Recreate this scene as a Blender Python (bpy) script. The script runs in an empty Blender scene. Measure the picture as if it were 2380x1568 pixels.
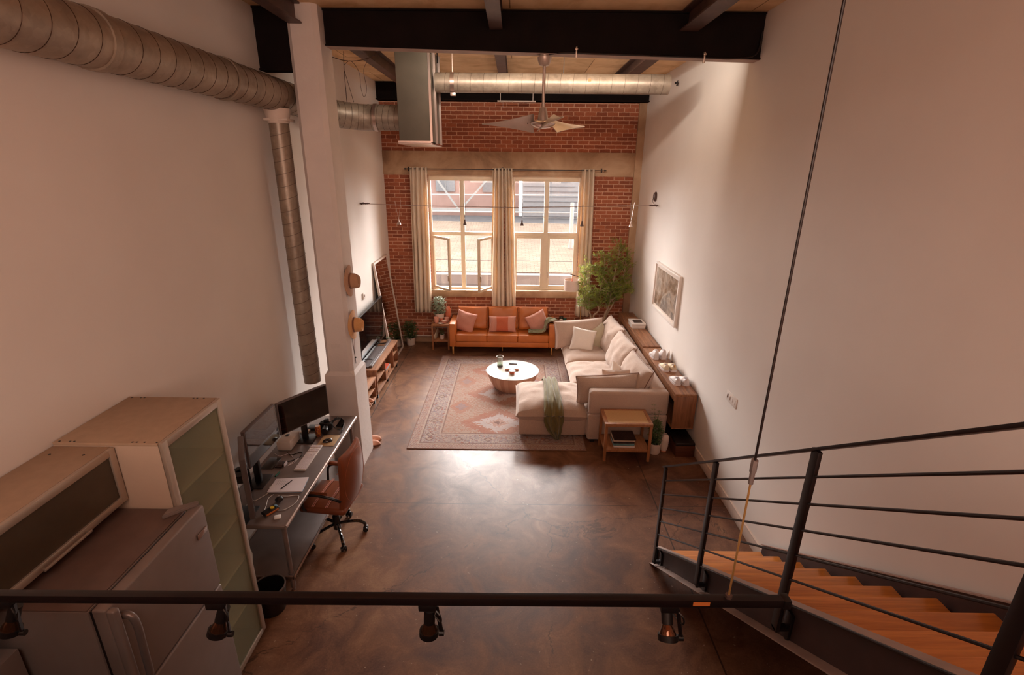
import bpy, bmesh, math, random
from mathutils import Vector, Matrix, noise
R = math.radians
PI = math.pi
S = bpy.context.scene
C = S.collection
RNG = random.Random(7)

# ------------------------------------------------------------------ materials
class NT:
    def __init__(s, name):
        s.m = bpy.data.materials.new(name); s.m.use_nodes = True
        s.t = s.m.node_tree; s.t.nodes.clear()
        s.out = s.t.nodes.new('ShaderNodeOutputMaterial')
    def n(s, ty, ins=None, **props):
        nd = s.t.nodes.new(ty)
        for k, v in props.items(): setattr(nd, k, v)
        for k, v in (ins or {}).items(): s.set(nd.inputs[k], v)
        return nd
    def set(s, sock, v):
        if isinstance(v, bpy.types.NodeSocket): s.t.links.new(v, sock)
        elif hasattr(v, 'outputs'): s.t.links.new(v.outputs[0], sock)
        else:
            if sock.type == 'RGBA' and len(v) == 3: v = (*v, 1)
            sock.default_value = v
    def math(s, op, a, b=0.0, c=None):
        ins = {0: a, 1: b}
        if c is not None: ins[2] = c
        return s.n('ShaderNodeMath', ins, operation=op).outputs[0]
    def coord(s, scale=(1,1,1), rot=(0,0,0), loc=(0,0,0), which='Object'):
        tc = s.n('ShaderNodeTexCoord')
        return s.n('ShaderNodeMapping', {'Vector': tc.outputs[which], 'Scale': scale, 'Rotation': rot, 'Location': loc}).outputs[0]
    def noise(s, vec, scale, detail=4, rough=.55, dist=0):
        return s.n('ShaderNodeTexNoise', {'Vector': vec, 'Scale': scale, 'Detail': detail, 'Roughness': rough, 'Distortion': dist})
    def ramp(s, fac, stops, interp='LINEAR'):
        r = s.n('ShaderNodeValToRGB', {'Fac': fac}); cr = r.color_ramp; cr.interpolation = interp
        while len(cr.elements) < len(stops): cr.elements.new(.5)
        for e, (p, c) in zip(cr.elements, stops):
            e.position = p; e.color = (*c, 1) if len(c) == 3 else c
        return r.outputs[0]
    def mix(s, fac, a, b, blend='MIX'):
        nd = s.n('ShaderNodeMix', data_type='RGBA', blend_type=blend)
        s.set(nd.inputs[0], fac); s.set(nd.inputs[6], a); s.set(nd.inputs[7], b)
        return nd.outputs[2]
    def bump(s, h, strength=.3, dist=.01, normal=None):
        ins = {'Height': h, 'Strength': strength, 'Distance': dist}
        if normal is not None: ins['Normal'] = normal
        return s.n('ShaderNodeBump', ins).outputs[0]
    def pbr(s, color, rough=.5, metal=0., normal=None, **kw):
        p = s.n('ShaderNodeBsdfPrincipled')
        s.set(p.inputs['Base Color'], color); s.set(p.inputs['Roughness'], rough); s.set(p.inputs['Metallic'], metal)
        if normal is not None: s.set(p.inputs['Normal'], normal)
        for k, v in kw.items(): s.set(p.inputs[k], v)
        return p
    def fin(s, shader):
        s.set(s.out.inputs['Surface'], shader.outputs[0] if hasattr(shader, 'outputs') else shader)
        return s.m

def c(r, g, b):       # sRGB 0-255 -> linear
    f = lambda v: (v/255)/12.92 if v/255 <= .04045 else ((v/255+.055)/1.055)**2.4
    return (f(r), f(g), f(b))

def plain(name, col, rough=.5, metal=0, var=.08, vs=8, bump=.0, bs=40, **kw):
    n = NT(name); v = n.coord()
    nz = n.noise(v, vs, 5)
    a = tuple(x*(1-var) for x in col); b = tuple(min(1, x*(1+var)) for x in col)
    colr = n.ramp(nz.outputs[0], [(.3, a), (.7, b)])
    nm = n.bump(n.noise(v, bs, 3).outputs[0], bump, .01) if bump else None
    return n.fin(n.pbr(colr, rough, metal, nm, **kw))

def woodmat(name, dark, light, axis='Y', scale=1., rough=.45, plank=0):
    n = NT(name)
    sc = {'X': (.6, 9, 9), 'Y': (9, .6, 9), 'Z': (9, 9, .6)}[axis]
    v = n.coord(tuple(x*scale for x in sc))
    g = n.noise(v, 2.2, 8, .62, .6); w = n.noise(v, 9, 4, .6, .2)
    f = n.math('ADD', n.math('MULTIPLY', g.outputs[0], .7), n.math('MULTIPLY', w.outputs[0], .3))
    mid = tuple((a+b)/2 for a, b in zip(dark, light))
    col = n.ramp(f, [(.33, dark), (.5, mid), (.66, light)])
    if plank:
        vv = n.coord()
        sx = n.n('ShaderNodeSeparateXYZ', {0: vv})
        k = n.math('FLOOR', n.math('DIVIDE', sx.outputs['Y'], plank))
        wn = n.n('ShaderNodeTexWhiteNoise', {'W': k}, noise_dimensions='1D')
        col = n.mix(.35, col, n.ramp(wn.outputs[0], [(0, dark), (1, light)]))
    return n.fin(n.pbr(col, rough, 0, n.bump(f, .12, .004)))

def fabric(name, col, var=.1, scale=90, rough=.95, bump=.35, sheen=.3):
    n = NT(name); v = n.coord()
    a = n.noise(v, scale, 2); b = n.noise(v, 3, 4); w = n.noise(v, 7, 3, .5, .4)
    f = n.math('ADD', n.math('MULTIPLY', a.outputs[0], .5), n.math('MULTIPLY', b.outputs[0], .5))
    colr = n.ramp(f, [(.35, tuple(x*(1-var) for x in col)), (.65, tuple(min(1, x*(1+var)) for x in col))])
    h = n.math('ADD', n.math('MULTIPLY', a.outputs[0], .25), n.math('MULTIPLY', w.outputs[0], 1.2))
    return n.fin(n.pbr(colr, rough, 0, n.bump(h, bump, .012), **{'Sheen Weight': sheen}))

def leather(name, col, rough=.38, var=.18):
    n = NT(name); v = n.coord()
    a = n.noise(v, 2.5, 5); b = n.n('ShaderNodeTexVoronoi', {'Vector': v, 'Scale': 220.}); w = n.noise(v, 9, 3)
    colr = n.ramp(a.outputs[0], [(.3, tuple(x*(1-var) for x in col)), (.7, tuple(min(1, x*(1+var)) for x in col))])
    h = n.math('ADD', n.math('MULTIPLY', b.outputs[0], .3), n.math('MULTIPLY', w.outputs[0], .9))
    return n.fin(n.pbr(colr, rough, 0, n.bump(h, .18, .006)))

def brickmat(name, c1, c2, mortar, bw=.215, rh=.0735, ms=.008, spec=.4, flat=False):
    n = NT(name)
    tc = n.n('ShaderNodeTexCoord'); sx = n.n('ShaderNodeSeparateXYZ', {0: tc.outputs['Object']})
    wob = n.noise(tc.outputs['Object'], 14, 3)
    zz = n.math('ADD', sx.outputs['Y' if flat else 'Z'], n.math('MULTIPLY', n.math('SUBTRACT', wob.outputs[0], .5), .016))
    wob2 = n.noise(tc.outputs['Object'], 9, 3)
    xx = n.math('ADD', (sx.outputs['X'] if flat else n.math('ADD', sx.outputs['X'], sx.outputs['Y'])), n.math('MULTIPLY', n.math('SUBTRACT', wob2.outputs[0], .5), .03))
    vec = n.n('ShaderNodeCombineXYZ', {0: xx, 1: zz})
    br = n.n('ShaderNodeTexBrick', {'Vector': vec.outputs[0], 'Scale': 1., 'Mortar Size': ms, 'Mortar Smooth': .35, 'Bias': -.1, 'Brick Width': bw, 'Row Height': rh, 'Color1': c1, 'Color2': c2, 'Mortar': mortar})
    nz = n.noise(tc.outputs['Object'], 1.3, 5); fine = n.noise(tc.outputs['Object'], 45, 4)
    col = n.mix(.55, br.outputs[0], n.ramp(nz.outputs[0], [(.3, (.72, .68, .66)), (.7, (1.25, 1.2, 1.15))]), 'MULTIPLY')
    col = n.mix(.35, col, n.ramp(fine.outputs[0], [(.3, (.6, .6, .6)), (.7, (1.3, 1.3, 1.3))]), 'MULTIPLY')
    h = n.math('ADD', n.math('MULTIPLY', br.outputs[1], -1.), n.math('MULTIPLY', fine.outputs[0], .5))
    return n.fin(n.pbr(col, .88, 0, n.bump(h, .7, .015), **{'Specular IOR Level': spec}))

def emit(name, col, st):
    n = NT(name); return n.fin(n.n('ShaderNodeEmission', {'Color': col, 'Strength': st}))

def glassmat(name, tint=(1, 1, 1), refl=.03):
    n = NT(name)
    t = n.n('ShaderNodeBsdfTransparent', {0: tint}); g = n.n('ShaderNodeBsdfGlossy', {'Color': (1, 1, 1), 'Roughness': .02})
    fr = n.n('ShaderNodeLayerWeight', {'Blend': .5})
    f = n.math('MULTIPLY_ADD', n.math('POWER', fr.outputs[1], 4.), .45, refl)
    ms = n.n('ShaderNodeMixShader', {0: f, 1: t.outputs[0], 2: g.outputs[0]})
    return n.fin(ms)

def curtainmat(name, col):
    n = NT(name); v = n.coord()
    a = n.noise(v, 160, 2); b = n.noise(v, 4, 4)
    f = n.math('ADD', n.math('MULTIPLY', a.outputs[0], .5), n.math('MULTIPLY', b.outputs[0], .5))
    colr = n.ramp(f, [(.35, tuple(x*.9 for x in col)), (.65, tuple(min(1, x*1.08) for x in col))])
    d = n.pbr(colr, .9, 0, n.bump(a.outputs[0], .2, .003))
    t = n.n('ShaderNodeBsdfTranslucent', {'Color': (.95, .72, .46, 1)})
    return n.fin(n.n('ShaderNodeMixShader', {0: .24, 1: d.outputs[0], 2: t.outputs[0]}))

def leafmat(name, a, b, tr):
    n = NT(name); v = n.coord(); nz = n.noise(v, 7, 3)
    d = n.pbr(n.ramp(nz.outputs[0], [(.35, b), (.65, a)]), .42)
    t = n.n('ShaderNodeBsdfTranslucent', {'Color': (*tr, 1)})
    return n.fin(n.n('ShaderNodeMixShader', {0: .35, 1: d.outputs[0], 2: t.outputs[0]}))
MT = {}
def mats():
    M = MT
    # walls: painted plaster
    n = NT('plaster'); v = n.coord(); a = n.noise(v, .7, 4); b = n.noise(v, 60, 3)
    M['plaster'] = n.fin(n.pbr(n.ramp(a.outputs[0], [(.35, (.72, .645, .595)), (.65, (.77, .70, .65))]), .62, 0, n.bump(b.outputs[0], .06, .004)))
    M['column'] = plain('column_paint', (.66, .58, .545), .6, var=.05, vs=3, bump=.25, bs=22)
    M['brick'] = brickmat('old_brick', c(170, 98, 68), c(130, 69, 48), c(206, 160, 134))
    # concrete band
    n = NT('raw_concrete'); v = n.coord(); a = n.noise(v, 1.6, 7, .6, .6); b = n.noise(v, 30, 4)
    M['concrete'] = n.fin(n.pbr(n.ramp(a.outputs[0], [(.3, c(128, 96, 72)), (.5, c(168, 132, 102)), (.72, c(192, 160, 130))]), .85, 0, n.bump(b.outputs[0], .3, .006)))
    # stained floor
    n = NT('stained_concrete_floor'); v = n.coord()
    a = n.noise(v, .55, 8, .62, .5); b = n.noise(v, 2.6, 8, .66, 1.0); f3 = n.noise(v, 70, 3, .6)
    sx = n.n('ShaderNodeSeparateXYZ', {0: v})
    f = n.math('ADD', n.math('MULTIPLY', a.outputs[0], .45), n.math('ADD', n.math('MULTIPLY', b.outputs[0], .42), n.math('MULTIPLY', f3.outputs[0], .13)))
    col = n.ramp(f, [(.33, c(56, 31, 22)), (.43, c(88, 54, 38)), (.54, c(124, 85, 62)), (.68, c(164, 124, 94))])
    def joint(ax, p, w=.007):
        d = n.math('ABSOLUTE', n.math('SUBTRACT', n.math('ADD', sx.outputs[ax], n.math('MULTIPLY', b.outputs[0], .0)), p))
        return n.math('LESS_THAN', d, w)
    j = n.math('MAXIMUM', joint('X', -2.13), n.math('MAXIMUM', joint('X', 1.75), n.math('MAXIMUM', joint('Y', 5.77, .004), joint('Y', 1.6, .004))))
    # hairline cracks
    vor = n.n('ShaderNodeTexVoronoi', {'Vector': n.mix(.25, v, b.outputs[1]), 'Scale': .55}, feature='DISTANCE_TO_EDGE')
    crack = n.math('MULTIPLY', n.math('LESS_THAN', vor.outputs[0], .0022), n.math('GREATER_THAN', a.outputs[0], .5))
    speck = n.math('GREATER_THAN', n.noise(v, 38, 2, .4).outputs[0], .755)
    col = n.mix(n.math('MULTIPLY', j, .8), col, c(34, 22, 16))
    col = n.mix(n.math('MULTIPLY', crack, .6), col, c(50, 34, 26))
    col = n.mix(n.math('MULTIPLY', speck, .5), col, c(190, 165, 140))
    rr = n.ramp(b.outputs[0], [(.3, (.46, .46, .46)), (.7, (.34, .34, .34))])
    hh = n.math('SUBTRACT', n.math('MULTIPLY', b.outputs[0], .25), n.math('MULTIPLY', j, .6))
    M['floor'] = n.fin(n.pbr(col, rr, 0, n.bump(hh, .10, .008), **{'Specular IOR Level': .40, 'Coat Weight': .05, 'Coat Roughness': .2}))
    # rough timber ceiling / OSB-concrete underside
    n = NT('board_ceiling'); v = n.coord((1, 1, 1)); a = n.noise(v, 2.2, 8, .6, .8)
    bk = n.n('ShaderNodeTexBrick', {'Vector': v, 'Scale': 1., 'Mortar Size': .006, 'Brick Width': 2.4, 'Row Height': 1.2, 'Color1': (1, 1, 1, 1), 'Color2': (.86, .86, .86, 1), 'Mortar': (.35, .3, .25, 1)})
    M['ceiling'] = n.fin(n.pbr(n.mix(1., n.ramp(a.outputs[0], [(.3, c(196, 156, 112)), (.55, c(228, 194, 152)), (.8, c(238, 210, 172))]), bk.outputs[0], 'MULTIPLY'), .8, 0, n.bump(a.outputs[0], .2, .01)))
    M['steel_dark'] = plain('dark_painted_steel', c(20, 11, 10), .8, var=.3, vs=5, bump=.1, bs=14, **{'Specular IOR Level': .15})
    M['stringer'] = plain('stringer_steel', c(66, 48, 46), .5, .2, var=.25, vs=4)
    M['flange'] = plain('lit_flange', c(168, 144, 134), .6, .1, var=.2, vs=4)  # paler than the webs: light falling on the flanges is put into this colour
    M['joist'] = plain('joist_steel', c(88, 66, 60), .5, .2, var=.3, vs=6)
    M['black_metal'] = plain('black_metal', c(30, 20, 20), .38, .3, var=.2)
    M['black'] = plain('black_plastic', c(24, 18, 18), .35, var=.15)
    M['screen'] = plain('screen_glass', c(14, 10, 10), .06, var=.05, **{'Coat Weight': .6})
    M['grey_plastic'] = plain('grey_plastic', c(96, 84, 82), .4)
    M['white_plastic'] = plain('white_plastic', c(226, 214, 206), .35, var=.03)
    M['white_paint'] = plain('white_paint', c(214, 196, 184), .4, var=.04)
    M['window_paint'] = plain('window_paint', c(216, 196, 170), .4, var=.04)
    # galvanised
    n = NT('galvanised'); v = n.coord(); vo = n.n('ShaderNodeTexVoronoi', {'Vector': v, 'Scale': 26.}); nz = n.noise(v, 4, 5, .6, .5)
    f = n.math('ADD', n.math('MULTIPLY', vo.outputs[1], .15), n.math('MULTIPLY', nz.outputs[0], .85))
    M['duct'] = n.fin(n.pbr(n.ramp(f, [(.3, c(126, 110, 97)), (.7, c(164, 147, 130))]), n.ramp(nz.outputs[0], [(.3, (.34,)*3), (.7, (.46,)*3)]), .35, n.bump(nz.outputs[0], .08, .01)))
    M['duct_seam'] = plain('duct_seam', c(78, 58, 50), .4, .7)
    M['duct_box'] = plain('duct_box_metal', c(84, 74, 62), .55, .3, var=.16, vs=2.5)
    M['steel'] = plain('brushed_steel', c(138, 124, 120), .36, .5, var=.16, vs=3)
    M['steel_edge'] = plain('steel_edge', c(190, 168, 158), .28, .9, var=.05)
    M['alu'] = plain('aluminium', c(190, 172, 156), .38, .6, var=.05)
    M['fan'] = plain('fan_metal', c(190, 172, 160), .35, .45, var=.08)
    M['gold'] = plain('brass', c(212, 160, 96), .32, .7)
    M['walnut'] = woodmat('walnut', c(104, 64, 40), c(176, 122, 86), 'Y')
    M['walnut_z'] = woodmat('walnut_upright', c(98, 58, 36), c(160, 106, 72), 'Z')
    M['walnut_x'] = woodmat('walnut_cross', c(104, 64, 40), c(176, 122, 86), 'X')
    M['oak_step'] = woodmat('oak_step', c(164, 92, 34), c(224, 144, 66), 'X', .8, .3)
    M['teak'] = woodmat('teak', c(132, 80, 48), c(180, 122, 80), 'Y')
    M['teak_z'] = woodmat('teak_upright', c(128, 78, 46), c(172, 114, 74), 'Z')
    M['dark_wood'] = woodmat('dark_wood', c(52, 26, 16), c(92, 48, 28), 'X')
    # cane
    n = NT('cane_weave'); v = n.coord((1, 1, 1)); w1 = n.n('ShaderNodeTexWave', {'Vector': v, 'Scale': 38., 'Distortion': 1.}, bands_direction='Y'); w2 = n.n('ShaderNodeTexWave', {'Vector': v, 'Scale': 38., 'Distortion': 1.}, bands_direction='X')
    f = n.math('MULTIPLY', w1.outputs[1], w2.outputs[1])
    M['cane'] = n.fin(n.pbr(n.ramp(f, [(.05, c(176, 130, 82)), (.5, c(226, 186, 136))]), .7, 0, n.bump(f, .4, .004)))
    M['cognac'] = leather('cognac_leather', c(186, 104, 46))
    M['chair_leather'] = leather('brown_chair_leather', c(132, 70, 42), .3)
    M['linen'] = fabric('oatmeal_linen', c(184, 158, 142))
    M['linen_dark'] = fabric('linen_piping', c(126, 90, 74))
    M['rose'] = fabric('dusty_rose', c(196, 136, 118))
    M['rust'] = fabric('rust_velvet', c(190, 98, 66))
    M['cream'] = fabric('cream_cotton', c(226, 214, 204), .05)
    M['sage'] = fabric('sage_linen', c(186, 174, 150), .06)
    M['green_throw'] = fabric('green_throw', c(112, 98, 54), .15, 60)
    M['green_knit'] = fabric('grey_green_knit', c(128, 124, 96), .15, 45)
    M['curtain'] = curtainmat('curtain_linen', c(232, 214, 192))
    M['hat_a'] = fabric('tan_felt', c(178, 134, 104), .06)
    M['hat_b'] = fabric('straw_felt', c(206, 152, 98), .08)
    M['hat_band'] = fabric('hat_ribbon', c(120, 78, 56))
    M['glass'] = glassmat('window_glass')
    M['jar_glass'] = glassmat('jar_glass', (.80, .84, .78), .10)
    M['mirror'] = plain('mirror_silver', (.82, .8, .76), .02, 1, var=.01)
    # frosted glass: hazy greenish sheet that still lets some light and view through
    n = NT('frosted_glass'); v = n.coord(); a = n.noise(v, 2.2, 3)
    d = n.pbr(n.ramp(a.outputs[0], [(.3, c(158, 163, 140)), (.7, c(186, 184, 156))]), .4)
    t = n.n('ShaderNodeBsdfTransparent', {0: (.94, .95, .86, 1)})
    M['frost'] = n.fin(n.n('ShaderNodeMixShader', {0: .72, 1: d.outputs[0], 2: t.outputs[0]}))
    M['frost_dark'] = plain('smoked_glass', c(74, 60, 46), .22, var=.1)
    M['cab_white'] = plain('cabinet_board', c(194, 168, 148), .55, var=.03)
    M['cab_top'] = plain('raw_board', c(168, 140, 116), .75, var=.06, vs=20)
    M['fridge'] = plain('silver_fridge', c(142, 126, 120), .42, .3, var=.05)
    M['fridge_top'] = plain('fridge_top_plastic', c(104, 82, 74), .5, var=.12)
    M['leaf'] = leafmat('leaf_olive', (.38, .42, .085), (.12, .185, .035), (.55, .56, .11))
    M['leaf_dark'] = leafmat('leaf_dark', (.14, .19, .07), (.05, .08, .03), (.2, .26, .08))
    M['leaf_silver'] = leafmat('leaf_silver', (.50, .52, .40), (.24, .30, .17), (.4, .46, .3))
    M['bark'] = plain('bark', c(168, 140, 116), .85, var=.25, vs=12, bump=.6, bs=30)
    M['pot_white'] = plain('pot_white', c(220, 198, 184), .5, var=.05, bump=.15)
    M['soil'] = plain('soil', c(52, 38, 30), .95, bump=.5)
    M['rock_pink'] = plain('salt_rock', c(226, 132, 98), .5, var=.15, bump=.4, bs=12, **{'Subsurface Weight': .3})
    M['pink_glass'] = plain('blush_ceramic', c(224, 160, 140), .35, var=.05)
    M['wax'] = plain('wax', c(240, 226, 206), .5, var=.02)
    M['teal_glass'] = plain('teal_glass', c(44, 96, 80), .15)
    M['smoke_glass'] = plain('smoke_glass', c(62, 58, 50), .12)
    M['paper'] = plain('paper', c(222, 206, 206), .8, var=.03)
    M['book_red'] = plain('book_red', c(196, 76, 48), .5); M['book_blue'] = plain('book_blue', c(110, 140, 158), .5)
    M['book_dark'] = plain('book_dark', c(60, 42, 38), .4, var=.6, vs=30); M['book_cream'] = plain('book_cream', c(222, 196, 168), .5)
    M['book_teal'] = plain('book_teal', c(96, 138, 140), .5, var=.3, vs=14)
    M['book_orange'] = plain('book_orange', c(196, 108, 52), .5)
    # marble
    n = NT('white_marble'); v = n.coord(); a = n.noise(v, 3.2, 8, .6, 1.2)
    M['marble'] = n.fin(n.pbr(n.ramp(a.outputs[0], [(.35, c(166, 152, 146)), (.55, c(190, 178, 172))]), .3))
    # fluted stone/wood side of coffee table : vertical staves
    n = NT('table_staves'); tc = n.n('ShaderNodeTexCoord'); sx = n.n('ShaderNodeSeparateXYZ', {0: tc.outputs['Object']})
    an = n.math('ARCTAN2', sx.outputs['Y'], sx.outputs['X'])
    k = n.math('FLOOR', n.math('MULTIPLY', an, 36/(2*PI)))
    wn = n.n('ShaderNodeTexWhiteNoise', {'W': k}, noise_dimensions='1D')
    M['staves'] = n.fin(n.pbr(n.ramp(wn.outputs[0], [(0, c(176, 128, 104)), (1, c(208, 166, 142))]), .55))
    # canister can
    n = NT('can_print'); v = n.coord(); a = n.noise(v, 34, 3)
    M['can'] = n.fin(n.pbr(n.ramp(a.outputs[0], [(.42, c(206, 130, 62)), (.5, c(150, 60, 60)), (.6, c(216, 150, 80))], 'CONSTANT'), .3, .5))
    M['shoe_white'] = plain('shoe_white', c(226, 216, 214), .6, var=.05, vs=20, bump=.3, bs=60)
    M['shoe_cream'] = plain('shoe_cream', c(218, 198, 168), .7, var=.06, vs=20, bump=.3, bs=60)
    M['shoe_grey'] = plain('shoe_lining', c(112, 96, 100), .8)
    M['slipper'] = fabric('slipper_wool', c(206, 150, 124))
    M['yellow'] = plain('yellow_plastic', c(214, 170, 40), .4)
    M['tan_mat'] = plain('cork_mat', c(180, 146, 106), .8, var=.08)
    M['bulb'] = plain('lamp_bulb_glass', c(96, 62, 44), .08, .8)
    M['shade'] = fabric('lamp_shade', c(214, 192, 180), .04)
    # rug ------------------------------------------------------------
    n = NT('persian_rug'); tc = n.n('ShaderNodeTexCoord'); sx = n.n('ShaderNodeSeparateXYZ', {0: tc.outputs['Object']})
    X, Y = sx.outputs['X'], sx.outputs['Y']
    HX, HY = 1.24, 1.775
    ax, ay = n.math('ABSOLUTE', X), n.math('ABSOLUTE', Y)
    ex, ey = n.math('SUBTRACT', HX, ax), n.math('SUBTRACT', HY, ay)
    e = n.math('MINIMUM', ex, ey)            # distance to the edge
    P = tc.outputs['Object']
    worn = n.noise(P, 1.6, 7, .65, .4); grain = n.noise(P, 110, 2); mot = n.noise(P, 9, 4, .6, 1.5)
    Pd = n.mix(.03, P, n.noise(P, 6, 3).outputs[1])
    vm = n.n('ShaderNodeTexVoronoi', {'Vector': Pd, 'Scale': 15.}, distance='MANHATTAN')
    vf = n.n('ShaderNodeTexVoronoi', {'Vector': Pd, 'Scale': 30.}, distance='CHEBYCHEV')
    sand, blue, rust, dk, pale = c(178, 148, 130), c(136, 126, 134), c(168, 92, 66), c(98, 56, 50), c(196, 172, 154)
    field = n.ramp(vm.outputs[0], [(0, rust), (.18, pale), (.32, sand), (.5, c(180, 148, 130)), (.62, rust), (.75, sand)])
    bor = n.ramp(vf.outputs[0], [(0, dk), (.16, blue), (.36, pale), (.52, blue), (.7, rust)])
    # diamonds (medallions) repeating down the length
    def diamond(cx, cy, a, b):
        return n.math('ADD', n.math('DIVIDE', n.math('ABSOLUTE', n.math('SUBTRACT', X, cx)), a), n.math('DIVIDE', n.math('ABSOLUTE', n.math('SUBTRACT', Y, cy)), b))
    jag = n.math('MULTIPLY', n.math('SUBTRACT', vf.outputs[0], .35), .35)
    for cy in (-1.02, 0, 1.02):
        d = n.math('ADD', diamond(0., cy, .62, .5), jag)
        field = n.mix(n.math('MULTIPLY', n.math('LESS_THAN', d, 1.), .75), field, rust)
        field = n.mix(n.math('MULTIPLY', n.math('LESS_THAN', d, .62), .8), field, c(196, 186, 182))
        field = n.mix(n.math('MULTIPLY', n.math('LESS_THAN', d, .28), .7), field, c(176, 120, 98))
        field = n.mix(n.math('MULTIPLY', n.math('LESS_THAN', d, .12), .8), field, dk)
    for sxx in (-1, 1):
        for cy in (-.5, .5):
            d = n.math('ADD', diamond(.62*sxx, cy, .2, .26), jag)
            field = n.mix(n.math('MULTIPLY', n.math('LESS_THAN', d, 1.), .6), field, c(170, 96, 70))
            field = n.mix(n.math('MULTIPLY', n.math('LESS_THAN', d, .5), .6), field, blue)
    col = n.mix(n.math('LESS_THAN', e, .42), field, bor)
    # rosettes in the border
    for (A, hx) in ((Y, 0), (X, 1)):
        fr = n.math('SUBTRACT', n.math('FRACT', n.math('DIVIDE', n.math('ADD', A, 10), .42)), .5)
        dd = n.math('ADD', n.math('DIVIDE', n.math('ABSOLUTE', fr), .16), n.math('DIVIDE', n.math('ABSOLUTE', n.math('SUBTRACT', (ex, ey)[hx], .26)), .062))
        col = n.mix(n.math('MULTIPLY', n.math('MULTIPLY', n.math('LESS_THAN', dd, 1.), n.math('LESS_THAN', e, .42)), .7), col, dk)
        col = n.mix(n.math('MULTIPLY', n.math('MULTIPLY', n.math('LESS_THAN', dd, .6), n.math('LESS_THAN', e, .42)), .7), col, pale)
    for (p, w, cc) in ((.42, .012, dk), (.40, .012, pale), (.15, .010, dk), (.13, .014, pale)):
        col = n.mix(n.math('MULTIPLY', n.math('LESS_THAN', n.math('ABSOLUTE', n.math('SUBTRACT', e, p)), w), .7), col, cc)
    chk = n.n('ShaderNodeTexChecker', {'Vector': P, 'Scale': 52., 'Color1': c(150, 84, 68), 'Color2': c(206, 176, 156)})
    col = n.mix(n.math('MULTIPLY', n.math('LESS_THAN', n.math('ABSOLUTE', n.math('SUBTRACT', e, .075)), .045), .5), col, chk.outputs[0])
    col = n.mix(n.math('LESS_THAN', e, .012), col, c(150, 104, 86))
    col = n.mix(n.ramp(worn.outputs[0], [(.35, (.15,)*3), (.7, (.60,)*3)]), col, c(168, 134, 116))
    col = n.mix(.5, col, n.ramp(mot.outputs[0], [(.3, (.78, .74, .74)), (.7, (1.12, 1.1, 1.1))]), 'MULTIPLY')
    col = n.mix(1., col, (.74, .76, .78), 'MULTIPLY')
    M['rug'] = n.fin(n.pbr(col, .95, 0, n.bump(grain.outputs[0], .35, .004)))
    # abstract painting
    n = NT('abstract_canvas'); v = n.coord((1, 1, 1)); sx = n.n('ShaderNodeSeparateXYZ', {0: v})
    a = n.noise(v, 1.5, 6, .6, 1.0); b = n.noise(v, 6, 6, .7, 1.2)
    g1 = n.ramp(a.outputs[0], [(.32, c(52, 40, 34)), (.42, c(118, 82, 54)), (.50, c(176, 158, 144)), (.58, c(96, 92, 92)), (.7, c(150, 140, 134))])
    g2 = n.ramp(b.outputs[0], [(.35, c(60, 42, 32)), (.5, c(140, 108, 80)), (.68, c(196, 184, 172))])
    M['canvas'] = n.fin(n.pbr(n.mix(.4, g1, g2), .35))
    # outside
    M['o_tile'] = brickmat('tan_roof_tile', (.165, .132, .108), (.145, .115, .094), (.11, .086, .07), .22, .13, .007, 0., True)
    M['o_grey'] = plain('grey_roof', (.14, .135, .14), .9, var=.12, vs=2, **{'Specular IOR Level': 0.})
    M['o_brick'] = plain('far_brick', (.42, .27, .235), .9, var=.1, vs=1.)
    M['o_white'] = plain('far_white', (.42, .41, .40), .8, var=.05)
    M['o_pane'] = plain('far_pane', (.24, .245, .26), .3, var=.1)
    M['o_gutter'] = plain('far_gutter', (.15, .145, .14), .9, var=.05, **{'Specular IOR Level': 0.})
    M['o_siding'] = plain('far_siding', (.30, .285, .29), .9, var=.06)
    M['o_yellow'] = plain('far_yellow', (.5, .42, .24), .8)

# ------------------------------------------------------------------ mesh builder
def origin(o):
    v = Vector((0, 0, 0))
    while o is not None:
        v += o.location; o = o.parent
    return v

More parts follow.
